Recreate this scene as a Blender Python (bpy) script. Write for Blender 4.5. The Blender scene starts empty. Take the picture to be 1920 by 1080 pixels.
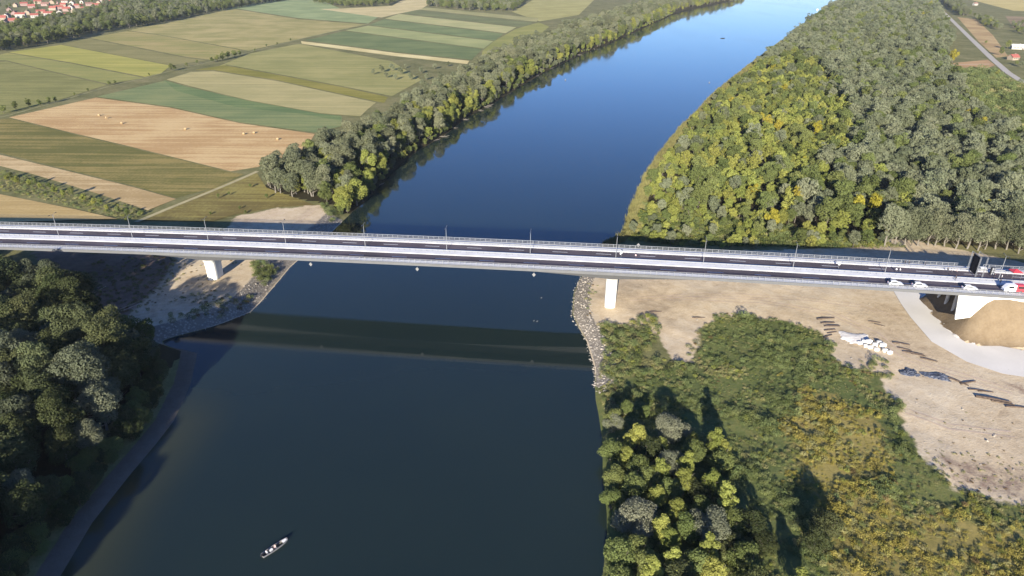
import bpy, bmesh, math, random
import numpy as np
from mathutils import Vector, Matrix
D = bpy.data; SC = bpy.context.scene; COL = SC.collection
R = math.radians
random.seed(7); rng = np.random.default_rng(7)

def FB(x, y, sc, seed):
    v = 0; r_ = random.Random(seed)
    for o in range(5):
        f = 2**o/sc; a, b, c, d = (r_.uniform(0, 6.28) for _ in range(4)); th = r_.uniform(0, 3.14)
        xx, yy = x*math.cos(th)+y*math.sin(th), y*math.cos(th)-x*math.sin(th)
        v = v+np.sin(xx*f+a+1.4*np.sin(yy*f*.7+b))*np.sin(yy*f+c+1.4*np.sin(xx*f*.6+d))/1.7**o
    return v
fbm = FB

# ------------------------------------------------------------------ camera, sky, sun, exposure
F_PX, PITCH, ROLL, CAM_H = 1281.0, R(25.7), R(0.41), 110.0
cam = D.objects.new('camera', D.cameras.new('camera')); COL.objects.link(cam)
cam.data.sensor_width = 36.0; cam.data.lens = F_PX / 1920 * 36.0
cam.data.clip_start = 1.0; cam.data.clip_end = 12000.0
cam.matrix_world = Matrix.Translation((0, 0, CAM_H)) @ Matrix.Rotation(math.pi/2 - PITCH, 4, 'X') @ Matrix.Rotation(ROLL, 4, 'Z')
SC.camera = cam
SUN_EL, SUN_AZ = R(16.5), R(11.0)          # shadows run along (sin az, cos az)
sdir = Vector((-math.sin(SUN_AZ)*math.cos(SUN_EL), -math.cos(SUN_AZ)*math.cos(SUN_EL), math.sin(SUN_EL)))  # towards the sun
W = D.worlds.new("World"); SC.world = W; W.use_nodes = True
sky = W.node_tree.nodes.new('ShaderNodeTexSky'); sky.sky_type = 'NISHITA'; sky.sun_disc = False
sky.sun_elevation = SUN_EL; sky.sun_rotation = math.atan2(sdir.x, sdir.y)
sky.air_density = 1.0; sky.dust_density = 0.0; sky.ozone_density = 5.0
bg = W.node_tree.nodes['Background']; bg.inputs[1].default_value = 0.055
tint = W.node_tree.nodes.new('ShaderNodeMix'); tint.data_type = 'RGBA'; tint.blend_type = 'MULTIPLY'; tint.inputs[0].default_value = 1.0
tint.inputs[7].default_value = (0.96, 1.06, 1.42, 1.0)          # cool white balance of the skylight
W.node_tree.links.new(sky.outputs[0], tint.inputs[6]); W.node_tree.links.new(tint.outputs[2], bg.inputs[0])
sl = D.lights.new('sun', 'SUN'); sl.energy = 5.0; sl.angle = R(0.5); sl.color = (1.0, 0.91, 0.74)
sun = D.objects.new('sun', sl); COL.objects.link(sun); sun.rotation_euler = sdir.to_track_quat('Z', 'Y').to_euler()
SC.view_settings.view_transform = 'Standard'; SC.view_settings.look = 'None'
SC.view_settings.gamma = 1.0; SC.view_settings.exposure = 1.4
SC.cycles.max_bounces = 5; SC.cycles.diffuse_bounces = 2; SC.cycles.glossy_bounces = 3
SC.cycles.transmission_bounces = 2; SC.cycles.transparent_max_bounces = 4; SC.cycles.volume_bounces = 0

# ------------------------------------------------------------------ survey: a photograph pixel to the place where its ray meets height z
def un(px, py, z=4.0):
    x, y, c = (px-960)/F_PX, -(py-540)/F_PX, -1.0
    k, s = math.cos(ROLL), math.sin(ROLL); x, y = k*x - s*y, s*x + k*y
    a = math.pi/2 - PITCH; k, s = math.cos(a), math.sin(a); y, c = k*y - s*c, s*y + k*c
    t = (z-CAM_H)/c
    return (x*t, y*t)
def poly(pts, z=4.0): return np.array([un(px, py, z) for px, py in pts])

BL = [(2600,815),(2306.7,682),(1749.6,392),(1214.8,199),(1043.9,136),(918.7,84.7),(750,28.3),(645.4,-1.3),(585.6,-17.7),(527.2,-36.4),(469.1,-47.4),(428.1,-60.5),(394.3,-66.6),(362,-70.5),(329.8,-73),(311.2,-77.1),(286.7,-80.2),(246.6,-87.5),(231.7,-88.1),(216.2,-88.9),(208,-89.9),(200.3,-96.1),(195.5,-101.2),(191.9,-106.7),(188.4,-111),(185,-109),(181,-97),(163.8,-91.6),(146.3,-88.7),(137.1,-88.9),(124.8,-89.7),(110.5,-90.1),(96.3,-88.5),(-400,-88)]
BR = [(2600,1190),(2356.4,1056),(1765.9,728.3),(1448.6,577),(1162,439),(992,355.7),(854,287),(734,229),(639,183.7),(551.7,146.6),(499.4,123.5),(423,93.2),(375.9,76.5),(337,65),(312.5,57.6),(284,51.5),(275,44),(262,35),(235,25.3),(224.4,22.5),(207.8,20.8),(198.4,22.2),(189.6,24),(181.4,24.5),(173.8,24.9),(165,24),(157,23.4),(151,23.5),(138.8,23.2),(125,21.6),(114.7,21.3),(108.5,20.6),(97.3,18.4),(-400,18)]
_bl = np.array(BL[::-1]); _br = np.array(BR[::-1])
def bankL(Y): return np.interp(Y, _bl[:,0], _bl[:,1]) + np.clip(np.asarray(Y)-2600, 0, None)*0.45
def bankR(Y): return np.interp(Y, _br[:,0], _br[:,1]) + np.clip(np.asarray(Y)-2600, 0, None)*0.55
def sm(a, b, x):
    t = np.clip((x-a)/(b-a), 0, 1); return t*t*(3-2*t)

# bridge frame: t along, s across (towards the far side)
B_Y0, B_TH, B_HW = 216.96, -0.10758, 11.0
BU = (math.cos(B_TH), math.sin(B_TH)); BN = (-BU[1], BU[0])
T_AB = 148.5
def bz(t): return 18.21 - 1.158*((t-24.15)/150)**2
def bp(t, s, z=0.0): return (t*BU[0]+s*BN[0], B_Y0+t*BU[1]+s*BN[1], z)
def ts(X, Y): return (X*BU[0]+(Y-B_Y0)*BU[1], X*BN[0]+(Y-B_Y0)*BN[1])

ROAD_A = [(1650,505),(1672,540),(1690,570),(1707,594),(1747,640),(1813,678),(1880,701),(1950,712),(2040,716)]
ROAD_B = [(1708,505),(1727,540),(1748,570),(1772,602),(1817,629),(1867,648),(1920,658),(1960,662),(2040,664)]
ROADP = poly(ROAD_A+ROAD_B[::-1], 3.4)
def gz(X, Y):
    X = np.asarray(X, float); Y = np.asarray(Y, float)
    dl = bankL(Y)-X; dr = X-bankR(Y)
    top = 3.5+0.4*sm(280, 320, Y)
    shelf = 1-sm(178, 186, Y)
    zl = shelf*(0.35*sm(0,1.5,dl)+(top-0.35)*sm(5.5,12,dl)) + (1-shelf)*top*sm(0,9,dl)
    zr = 1.3*sm(0,4,dr)+1.5*sm(4,60,dr)+1.1*sm(60,180,dr)
    rough = (0.16*np.sin(X*0.21+1.3*np.sin(Y*0.13))*np.sin(Y*0.17+X*0.05)+0.08*np.sin(X*0.63)*np.sin(Y*0.55+1))
    zl = zl + rough*sm(4,10,dl)*(1-sm(265,280,Y))
    zr = zr + rough*1.3*sm(3,10,dr)*(1-sm(80,112,dr))
    bed = -1.6*sm(0,4,np.minimum(-dl,-dr))
    z = np.where(dl > 0, zl, np.where(dr > 0, zr, bed))
    t, s = ts(X, Y)
    dt = np.clip(151.0-t, 0, None)*1.6; ds = np.clip(np.abs(s)-10.6, 0, None)*1.8
    e = (bz(np.clip(t,-200,330))-0.75) - np.sqrt(dt*dt+ds*ds)
    return np.where(t > 100, np.maximum(z, e), z)
def gz1(x, y): return float(gz(np.array([x]), np.array([y]))[0])
def ung(px, py):
    z = 3.0
    for _ in range(6):
        x, y = un(px, py, z); z = gz1(x, y)
    return (x, y, z)
def inpoly(P, X, Y):
    X = np.asarray(X); Y = np.asarray(Y); r = np.zeros(X.shape, bool); n = len(P)
    for i in range(n):
        x0, y0 = P[i]; x1, y1 = P[(i+1) % n]
        if y0 == y1: continue
        c = ((y0 > Y) != (y1 > Y)) & (X < (x1-x0)*(Y-y0)/(y1-y0)+x0); r ^= c
    return r
def pdist(P, X, Y):
    """signed distance, positive inside"""
    d = np.full(np.shape(X), 1e9); n = len(P)
    for i in range(n):
        x0, y0 = P[i]; x1, y1 = P[(i+1) % n]; L = (x1-x0)**2+(y1-y0)**2+1e-9
        k = np.clip(((X-x0)*(x1-x0)+(Y-y0)*(y1-y0))/L, 0, 1)
        d = np.minimum(d, np.hypot(X-x0-k*(x1-x0), Y-y0-k*(y1-y0)))
    return np.where(inpoly(P, X, Y), d, -d)

# ------------------------------------------------------------------ object helpers
def tag(o, label=None, cat=None, group=None, kind=None):
    if label: o['label'] = label
    if cat: o['category'] = cat
    if group: o['group'] = group
    if kind: o['kind'] = kind
    return o
def link(name, me, parent=None, loc=None, rz=None):
    o = D.objects.new(name, me); COL.objects.link(o)
    if parent is not None: o.parent = parent
    if loc is not None: o.location = loc
    if rz is not None: o.rotation_euler = (0, 0, rz)
    return o
def empty(name, loc=(0,0,0), rz=0.0):
    return link(name, None, None, loc, rz)
def mesh(name, verts, faces, mats, midx=None, smooth=False):
    me = D.meshes.new(name)
    me.from_pydata([tuple(v) for v in verts], [], [tuple(f) for f in faces])
    for m in (mats if isinstance(mats, (list, tuple)) else [mats]): me.materials.append(m)
    if midx is not None: me.polygons.foreach_set('material_index', np.asarray(midx, np.int32))
    if smooth: me.polygons.foreach_set('use_smooth', np.ones(len(me.polygons), bool))
    me.update(); return me
def mesh_quads(name, V, mats, extra=None):
    """V: (n,4,3) leaf quads; extra: (verts, faces) that take the second material"""
    n = len(V); nv = V.reshape(-1, 3); nf = n; ev = ef = None
    if extra is not None:
        ev, ef = np.asarray(extra[0], float), extra[1]
        nv = np.vstack([nv, ev])
    me = D.meshes.new(name); me.vertices.add(len(nv)); me.vertices.foreach_set('co', nv.astype(np.float32).ravel())
    loops = list(range(n*4)); starts = list(range(0, n*4, 4)); mi = [0]*n
    if ef is not None:
        for f in ef:
            starts.append(len(loops)); loops += [i+n*4 for i in f]; mi.append(1)
    me.loops.add(len(loops)); me.loops.foreach_set('vertex_index', np.array(loops, np.int32))
    me.polygons.add(len(starts)); me.polygons.foreach_set('loop_start', np.array(starts, np.int32))
    for m in mats: me.materials.append(m)
    me.polygons.foreach_set('material_index', np.array(mi, np.int32))
    me.update(calc_edges=True); me.validate(); return me
class MB:
    """collects boxes, tubes and lofts; build() links them as one mesh object"""
    def __init__(s): s.v = []; s.f = []; s.m = []
    def add(s, v, f, mi=0):
        b = len(s.v); s.v += [tuple(p) for p in v]; s.f += [tuple(i+b for i in q) for q in f]; s.m += [mi]*len(f); return s
    def box(s, x0, x1, y0, y1, z0, z1, mi=0, rz=0.0, at=(0,0,0)):
        c, n = math.cos(rz), math.sin(rz)
        v = [(x, y, z) for z in (z0, z1) for x, y in ((x0,y0),(x1,y0),(x1,y1),(x0,y1))]
        v = [(at[0]+c*x-n*y, at[1]+n*x+c*y, at[2]+z) for x, y, z in v]
        return s.add(v, [(3,2,1,0),(4,5,6,7),(0,1,5,4),(1,2,6,5),(2,3,7,6),(3,0,4,7)], mi)
    def tube(s, pts, rad, n=6, mi=0, cap=True):
        pts = [Vector(p) for p in pts]; rad = rad if isinstance(rad, (list, tuple)) else [rad]*len(pts); rings = []
        for i, p in enumerate(pts):
            d = (pts[min(i+1, len(pts)-1)]-pts[max(i-1, 0)]).normalized()
            a = d.cross(Vector((0,0,1)) if abs(d.z) < .95 else Vector((1,0,0))).normalized(); b = d.cross(a)
            rings.append([p+(a*math.cos(2*math.pi*k/n)+b*math.sin(2*math.pi*k/n))*rad[i] for k in range(n)])
        return s.loft(rings, mi, cap)
    def loft(s, rings, mi=0, cap=True, closed=True):
        n = len(rings[0]); v = [p for r in rings for p in r]; f = []
        for i in range(len(rings)-1):
            for k in range(n if closed else n-1):
                f.append((i*n+k, i*n+(k+1) % n, (i+1)*n+(k+1) % n, (i+1)*n+k))
        if cap: f += [tuple(range(n))[::-1], tuple((len(rings)-1)*n+k for k in range(n))]
        return s.add(v, f, mi)
    def mesh(s, name, mats, smooth=False): return mesh(name, s.v, s.f, mats, s.m, smooth)
    def build(s, name, mats, parent=None, loc=None, rz=None, smooth=False):
        return link(name, s.mesh(name, mats, smooth), parent, loc, rz)
def copy_tree(o, parent=None):
    c = o.copy(); COL.objects.link(c)
    if parent is not None: c.parent = parent
    for ch in list(o.children): copy_tree(ch, c)
    return c

# ------------------------------------------------------------------ materials
def lin(c): return tuple((v/255/12.92 if v/255 <= .04045 else ((v/255+.055)/1.055)**2.4) for v in c)
def alb(r, g, b, f=0.72): return tuple(min(.85, x*f) for x in lin((r, g, b)))+(1,)
class NT:
    def __init__(s, name):
        s.mat = D.materials.new(name); s.mat.use_nodes = True; s.t = s.mat.node_tree; s.t.nodes.clear()
        s.out = s.n('ShaderNodeOutputMaterial')
    def n(s, typ, ins=None, **at):
        nd = s.t.nodes.new(typ)
        for k, v in at.items(): setattr(nd, k, v)
        for k, v in (ins or {}).items():
            if isinstance(v, bpy.types.NodeSocket): s.t.links.new(v, nd.inputs[k])
            else: nd.inputs[k].default_value = v
        return nd
    def pos(s): return s.n('ShaderNodeNewGeometry').outputs['Position']
    def map(s, vec, scale=(1,1,1), rz=0.0): 
        return s.n('ShaderNodeMapping', {'Vector': vec, 'Scale': scale, 'Rotation': (0,0,rz)}).outputs[0]
    def noise(s, vec, scale, detail=5.0, rough=.55):
        return s.n('ShaderNodeTexNoise', {'Vector': vec, 'Scale': scale, 'Detail': detail, 'Roughness': rough}).outputs['Fac']
    def ramp(s, fac, stops):
        nd = s.n('ShaderNodeValToRGB', {'Fac': fac}); e = nd.color_ramp.elements
        while len(e) < len(stops): e.new(.5)
        for i, (p, c) in enumerate(stops): e[i].position = p; e[i].color = c
        return nd.outputs['Color']
    def mix(s, fac, a, b, typ='MIX'):
        nd = s.n('ShaderNodeMix', data_type='RGBA', blend_type=typ)
        for i, v in ((0, fac), (6, a), (7, b)):
            if isinstance(v, bpy.types.NodeSocket): s.t.links.new(v, nd.inputs[i])
            else: nd.inputs[i].default_value = v
        return nd.outputs[2]
    def math(s, op, a, b=0.0, c=0.0, clamp=False):
        nd = s.n('ShaderNodeMath', {0: a, 1: b, 2: c}, operation=op); nd.use_clamp = clamp; return nd.outputs[0]
    def smooth(s, x, lo, hi): return s.n('ShaderNodeMapRange', {'Value': x, 'From Min': lo, 'From Max': hi}, interpolation_type='SMOOTHSTEP').outputs[0]
    def attr(s, name): return s.n('ShaderNodeAttribute', attribute_name=name).outputs['Fac']
    def principled(s, color, rough=.85, spec=.2, bump=None, bstr=.3, bdist=.1, **kw):
        ins = {'Base Color': color, 'Roughness': rough, 'Specular IOR Level': spec}; ins.update(kw)
        p = s.n('ShaderNodeBsdfPrincipled', ins)
        if bump is not None:
            s.t.links.new(s.n('ShaderNodeBump', {'Height': bump, 'Strength': bstr, 'Distance': bdist}).outputs[0], p.inputs['Normal'])
        s.t.links.new(p.outputs[0], s.out.inputs[0]); return s.mat
def M_plain(name, c, rough=.6, var=.12, scale=.8, spec=.3, metallic=0.0):
    t = NT(name); nz = t.noise(t.pos(), scale, 6)
    lo = tuple(x*(1-var) for x in c[:3])+(1,); hi = tuple(min(1, x*(1+var)) for x in c[:3])+(1,)
    return t.principled(t.ramp(nz, [(.3, lo), (.7, hi)]), rough, spec, Metallic=metallic)
def M_leaf(name, c, c2, hue=.02, val=.3, trans=.25):
    t = NT(name); oi = t.n('ShaderNodeObjectInfo'); rnd = oi.outputs['Random']
    tc = t.n('ShaderNodeTexCoord').outputs['Object']
    nz = t.noise(tc, .45, 3)
    leafr = t.n('ShaderNodeTexWhiteNoise', {'Vector': t.map(tc, (2.2,2.2,2.2))}, noise_dimensions='3D').outputs['Value']
    f = t.math('ADD', t.math('MULTIPLY', nz, .8), t.math('MULTIPLY', rnd, .55)); f = t.math('SUBTRACT', f, .25, clamp=True)
    col = t.mix(f, c, c2)
    v = t.math('ADD', t.math('MULTIPLY', rnd, val), 1-val/2)
    v = t.math('MULTIPLY', v, t.math('ADD', t.math('MULTIPLY', leafr, .35), .82))
    r2 = t.math('FRACT', t.math('MULTIPLY', rnd, 17.3))
    h = t.math('ADD', t.math('MULTIPLY', r2, hue*2), .5-hue)
    hs = t.n('ShaderNodeHueSaturation', {'Hue': h, 'Saturation': 1.0, 'Value': v, 'Color': col}).outputs[0]
    a = t.n('ShaderNodeBsdfDiffuse', {'Color': hs}); b = t.n('ShaderNodeBsdfTranslucent', {'Color': hs})
    m = t.n('ShaderNodeMixShader', {0: trans, 1: a.outputs[0], 2: b.outputs[0]})
    t.t.links.new(m.outputs[0], t.out.inputs[0]); return t.mat
def M_field(name, c1, c2, ang, fine=.55, c3=None):
    t = NT(name); p = t.pos()
    st = t.noise(t.map(p, (.004, .16, 1), -ang), 1.0, 5, .65)
    big = t.noise(p, .018, 5, .6); grit = t.noise(p, .9, 4, .7)
    rows = t.noise(t.map(p, (.02, .9, 1), -ang), 1.0, 2, .5)
    f = t.math('ADD', t.math('MULTIPLY', st, fine), t.math('MULTIPLY', big, 1-fine))
    f = t.math('ADD', f, t.math('MULTIPLY', t.math('SUBTRACT', rows, .5), .35))
    f = t.math('ADD', f, t.math('MULTIPLY', t.math('SUBTRACT', grit, .5), .3))
    sep = t.n('ShaderNodeSeparateXYZ', {0: t.map(p, (1, 1/19.0, 1), -ang)}).outputs[1]
    wob = t.math('MULTIPLY', t.noise(p, .05, 2), .12)
    fr = t.math('ABSOLUTE', t.math('SUBTRACT', t.math('FRACT', t.math('ADD', sep, wob)), .5))
    f = t.math('SUBTRACT', f, t.math('MULTIPLY', t.math('LESS_THAN', fr, .035), .06))
    return t.principled(t.ramp(f, [(.38, tuple(v*.90 for v in c1[:3])+(1,)), (.47, c1), (.56, c2), (.68, c3 or tuple(min(1, v*1.06) for v in c2[:3])+(1,))]), .95, .05)

M = {}
M['concrete'] = M_plain('pale_concrete', (.56,.55,.53), .8, .10, .5)
M['white_concrete'] = M_plain('white_concrete', (.72,.71,.67), .8, .06, .4)
M['kerb'] = M_plain('kerb_concrete', (.60,.60,.62), .75, .10, .35)
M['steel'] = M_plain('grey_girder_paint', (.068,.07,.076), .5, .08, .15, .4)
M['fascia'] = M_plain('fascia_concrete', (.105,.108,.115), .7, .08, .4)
M['rail'] = M_plain('galvanised_rail', (.22,.23,.25), .45, .05, 1.0, .5)
M['white'] = M_plain('white_paint', (.78,.78,.78), .4, .04, 1.0, .5)
M['dark'] = M_plain('dark_plastic', (.03,.03,.035), .5, .2, 2)
M['pale_grey'] = M_plain('pale_grey_paint', (.17,.17,.175), .6, .06, 1.0)
M['glass'] = M_plain('dark_glass', (.02,.025,.03), .08, .1, 1, .6)
M['black'] = M_plain('black_cloth', (.012,.012,.016), .9, .2, 1)
M['red'] = M_plain('red_paint', (.50,.045,.06), .4, .1, 1, .5)
M['roofred'] = M_plain('red_roof_tiles', (.27,.085,.07), .85, .25, 1.4)
M['roofbrown'] = M_plain('brown_roof_tiles', (.20,.11,.09), .85, .25, 1.4)
M['wall_w'] = M_plain('white_render', (.34,.33,.31), .85, .06, .6)
M['wall_c'] = M_plain('cream_render', (.28,.23,.18), .85, .08, .6)
M['wall_p'] = M_plain('pinkish_render', (.26,.18,.17), .85, .08, .6)
M['bark'] = M_plain('grey_bark', (.11,.095,.08), .95, .3, 1.5)
M['bark_pale'] = M_plain('pale_bark', (.16,.145,.125), .95, .2, 1.5)
M['wood'] = M_plain('weathered_timber', (.075,.055,.045), .9, .4, 1.5)
M['straw'] = M_plain('straw', (.34,.25,.14), .95, .2, 3)
M['stone'] = M_plain('limestone_rock', (.30,.27,.235), .95, .2, 1.0)
M['skin'] = M_plain('skin', (.45,.27,.2), .6, .05, 4)
M['hair'] = M_plain('hair', (.03,.022,.018), .8, .2, 4)
M['shirt_w'] = M_plain('white_shirt', (.7,.7,.72), .9, .06, 4)
M['shirt_d'] = M_plain('dark_jacket', (.03,.035,.05), .9, .2, 4)
M['shirt_p'] = M_plain('pale_pink_shirt', (.6,.42,.42), .9, .1, 4)
M['trousers'] = M_plain('dark_trousers', (.03,.035,.06), .9, .2, 4)
M['hull'] = M_plain('grey_boat_paint', (.20,.20,.215), .55, .12, 1.2, .4)
M['hull_in'] = M_plain('boat_inside', (.10,.095,.09), .8, .3, 2)
M['tarp'] = M_plain('slate_blue_sheeting', (.055,.065,.095), .55, .6, .7, .4)
M['asphalt'] = M_plain('asphalt', (.080,.066,.078), .85, .32, .07, .25)

# leaves
M['lf_grey'] = M_leaf('grey_green_leaves', (.132,.152,.088,1), (.188,.198,.132,1), .012, .4)
M['lf_green'] = M_leaf('mid_green_leaves', (.100,.128,.044,1), (.155,.172,.062,1), .012, .4)
M['lf_bank'] = M_leaf('bank_tree_leaves', (.134,.150,.088,1), (.185,.190,.122,1), .014, .45)
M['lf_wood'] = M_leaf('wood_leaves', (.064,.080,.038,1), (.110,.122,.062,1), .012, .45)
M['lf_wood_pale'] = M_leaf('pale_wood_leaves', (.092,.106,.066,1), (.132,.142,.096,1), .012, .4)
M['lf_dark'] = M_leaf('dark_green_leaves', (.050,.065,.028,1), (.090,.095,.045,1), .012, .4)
M['lf_yel'] = M_leaf('yellow_green_leaves', (.180,.205,.054,1), (.255,.258,.070,1), .014, .4)
M['lf_gold'] = M_leaf('golden_leaves', (.29,.25,.034,1), (.25,.23,.045,1), .008, .25)
M['lf_silver'] = M_leaf('silvery_willow_leaves', (.165,.180,.120,1), (.205,.205,.145,1), .008, .2)
M['lf_brown'] = M_leaf('withered_brown_leaves', (.16,.115,.055,1), (.19,.14,.07,1), .01, .4)
M['lf_scrub'] = M_leaf('scrub_leaves', (.125,.165,.066,1), (.195,.215,.088,1), .014, .45)
M['lf_olive'] = M_leaf('olive_weed_leaves', (.235,.235,.10,1), (.27,.25,.12,1), .012, .45)
M['lf_rod'] = M_leaf('goldenrod_leaves', (.310,.265,.062,1), (.260,.235,.080,1), .008, .4)
M['reed_t'] = M_leaf('dry_reed_leaves', (.19,.175,.075,1), (.16,.155,.06,1), .008, .4, .2)

# ground
t = NT('ground_soil'); p = t.pos()
n1 = t.noise(p, .035, 7, .62); n2 = t.noise(p, .35, 6, .7); n3 = t.noise(p, 1.6, 4, .7)
mot = t.math('ADD', t.math('MULTIPLY', n1, .45), t.math('ADD', t.math('MULTIPLY', n2, .35), t.math('MULTIPLY', n3, .2)))
grass = t.ramp(mot, [(.36, (.090,.095,.038,1)), (.5, (.165,.160,.072,1)), (.64, (.26,.225,.115,1))])
sand = t.ramp(mot, [(.34, (.30,.225,.15,1)), (.48, (.50,.40,.275,1)), (.62, (.61,.52,.39,1))])
earth_and_shade = t.ramp(mot, [(.36, (.13,.095,.075,1)), (.64, (.30,.215,.16,1))])
tan = t.ramp(mot, [(.38, (.135,.098,.062,1)), (.6, (.205,.158,.105,1))])
vor = t.n('ShaderNodeTexVoronoi', {'Vector': p, 'Scale': 1.1}).outputs['Distance']
stone = t.mix(t.smooth(vor, .0, .55), (.38,.345,.30,1), (.20,.175,.145,1))
mud = t.ramp(mot, [(.35, (.10,.080,.062,1)), (.65, (.17,.140,.112,1))])
scrub = t.ramp(mot, [(.36, (.060,.080,.030,1)), (.5, (.105,.125,.045,1)), (.66, (.19,.175,.065,1))])
ochre = t.ramp(mot, [(.36, (.17,.150,.050,1)), (.5, (.25,.205,.070,1)), (.66, (.32,.26,.10,1))])
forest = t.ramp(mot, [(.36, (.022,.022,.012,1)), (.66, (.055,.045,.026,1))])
def blend(col, aname, c, amp=1.0):
    f = t.math('ADD', t.attr(aname), t.math('MULTIPLY', t.math('SUBTRACT', t.math('ADD', t.math('MULTIPLY', n2, .6), t.math('MULTIPLY', n1, .4)), .5), amp*1.6))
    return t.mix(t.smooth(f, .36, .64), col, c)
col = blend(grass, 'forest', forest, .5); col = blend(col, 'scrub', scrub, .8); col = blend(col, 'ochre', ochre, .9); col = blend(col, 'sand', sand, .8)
col = blend(col, 'earth_and_shade', earth_and_shade, .9); col = blend(col, 'tan', tan, .4); col = blend(col, 'mud', mud, .75); col = blend(col, 'stone', stone, .5)
M['ground'] = t.principled(col, .95, .05, t.math('ADD', n3, n2), .5, .25)

# water: clear surface over murky green-blue depth
t = NT('river_water'); p = t.pos()
w1 = t.noise(t.map(p, (.5,.9,1), .3), 1.0, 3, .5); w2 = t.noise(p, .035, 4, .6)
wh = t.math('ADD', w1, t.math('MULTIPLY', w2, .6))
calm = t.noise(t.map(p, (.012,.0028,1), -.05), 1.0, 4, .6)
wc = t.ramp(t.noise(p, .012, 4, .6), [(.3, (.010,.019,.020,1)), (.7, (.014,.024,.022,1))])
sh = t.mix(t.attr('shallow'), wc, (.034,.038,.020,1))
rf = t.n('ShaderNodeMapRange', {'Value': calm, 'From Min': .38, 'From Max': .62, 'To Min': .02, 'To Max': .09}).outputs[0]
M['water'] = t.principled(sh, rf, .5, wh, .028, .10, IOR=1.333)

# ------------------------------------------------------------------ ground sheet, river
ys = [-160.0]
while ys[-1] < 60: ys.append(ys[-1]+10)
while ys[-1] < 300: ys.append(ys[-1]+1.8)
st_ = 2.0
while ys[-1] < 7000: st_ *= 1.028; ys.append(ys[-1]+st_)
def offs(fine, span):
    o = [0, .8, 1.6, 2.6, 4, 5.5, 7, 9]
    while o[-1] < span: o.append(o[-1]+fine)
    k = fine
    while o[-1] < 5200: k *= 1.13; o.append(o[-1]+k)
    return np.array(o)
oL, oR = offs(2.4, 130), offs(2.2, 190)
ys = np.array(ys); lb, rb = bankL(ys), bankR(ys)
bedf = np.array([.01, .03, .5, .97, .99])
GX = np.hstack([lb[:,None]-oL[::-1][None], lb[:,None]+(rb-lb)[:,None]*bedf[None], rb[:,None]+oR[None]])
GY = np.repeat(ys[:,None], GX.shape[1], 1); GZ = gz(GX, GY)
nr, nc = GX.shape; V = np.stack([GX, GY, GZ], -1).reshape(-1, 3)
i0 = (np.arange(nr-1)[:,None]*nc+np.arange(nc-1)[None]).ravel()
ground_me = mesh('ground', V, np.stack([i0, i0+1, i0+nc+1, i0+nc], -1).tolist(), M['ground'], smooth=True)
X, Y = V[:,0], V[:,1]; dl, dr = bankL(Y)-X, X-bankR(Y); TT, SS = ts(X, Y)
near = (Y < 330)
def feather(P, w):
    r = np.zeros(len(X)); lo, hi = P.min(0)-20, P.max(0)+20
    k = (X > lo[0]) & (X < hi[0]) & (Y > lo[1]) & (Y < hi[1])
    r[k] = np.clip(.5+pdist(P, X[k], Y[k])/(2*w), 0, 1); return r
SAND_R = poly([(1082,525),(1180,470),(1330,474),(1600,468),(1640,452),(1710,456),(1920,500),(2100,520),(2200,1000),(1960,962),(1894,950),(1843,938),(1775,922),(1732,861),(1711,822),(1672,758),(1655,705),(1585,690),(1555,660),(1535,622),(1440,604),(1345,596),(1318,612),(1300,680),(1262,672),(1240,632),(1180,604),(1125,606),(1130,650),(1140,690),(1100,690)], 2.2)
SAND_L = poly([(520,392),(600,387),(640,405),(625,435),(555,498),(500,560),(430,590),(330,606),(220,640),(150,610),(190,500),(330,470),(420,432),(440,406)], 3.5)
SCRUB_R = poly([(1340,592),(1440,600),(1535,620),(1560,664),(1590,690),(1660,705),(1672,758),(1711,822),(1732,861),(1775,925),(1843,940),(1894,955),(1960,965),(2260,1040),(2260,1600),(1110,1600),(1135,1000),(1120,760),(1115,700),(1310,690),(1325,620)], 2.2)
SCRUB_N = poly([(1180,448),(1178,430),(1195,380),(1250,380),(1400,415),(1520,440),(1640,455),(1700,470),(1300,462)], 2.2)
FOREST_R = poly([(1183,440),(1190,400),(1220,330),(1290,240),(1350,177),(1420,125),(1480,75),(1545,22),(1590,0),(1747,0),(1783,77),(1768,123),(1815,190),(1850,243),(1920,277),(2060,330),(2060,470),(1920,470),(1700,450),(1640,445),(1520,436),(1400,415),(1250,405)], 3.5)
BELT = poly([(488,352),(520,330),(600,300),(660,275),(720,240),(790,195),(850,160),(905,128),(960,100),(1000,62),(1080,40),(1110,12),(1135,-8),(1400,-8),(1250,40),(1100,120),(960,190),(840,270),(740,340),(690,385),(640,388),(560,372)], 4)
GOLD = poly([(1490,725),(1570,735),(1650,785),(1668,850),(1640,900),(1720,965),(1920,1000),(2240,1050),(2240,1500),(1560,1500),(1545,1000),(1515,900),(1475,800)], 3)
SCRUB_E = poly([(1768,128),(1850,135),(1930,165),(2060,230),(2060,330),(1920,277),(1850,243),(1815,190)], 3.9)
STONE = np.maximum(((dl > 0) & (Y > 184) & (Y < 300))*(1-sm(6.5,8.5,dl)), ((dr > 0) & (Y > 163) & (Y < 262))*(1-sm(4.5,7,dr)))
A = {}
A['sand'] = np.maximum(feather(SAND_R, 2.5), feather(SAND_L, 3.0))
A['sand'] = np.maximum(A['sand'], ((TT > 112) & (np.abs(SS) < 48) & (Y > 150))*.9*(1-sm(30, 48, np.abs(SS))))
wob = FB(X, Y, 5, 9)*.28*(Y < 330)
A['sand'] = np.clip(A['sand']-np.where((A['sand'] > .02) & (TT < 120), wob*.8, 0), 0, 1)
A['scrub'] = np.maximum.reduce([np.clip(feather(SCRUB_R, 3.0)+np.where(dr > 0, wob, 0)*(Y < 215)*(X < 160)*(pdist(SCRUB_R, X, Y) > -9), 0, 1), feather(SCRUB_N, 3), feather(SCRUB_E, 6)])
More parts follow.
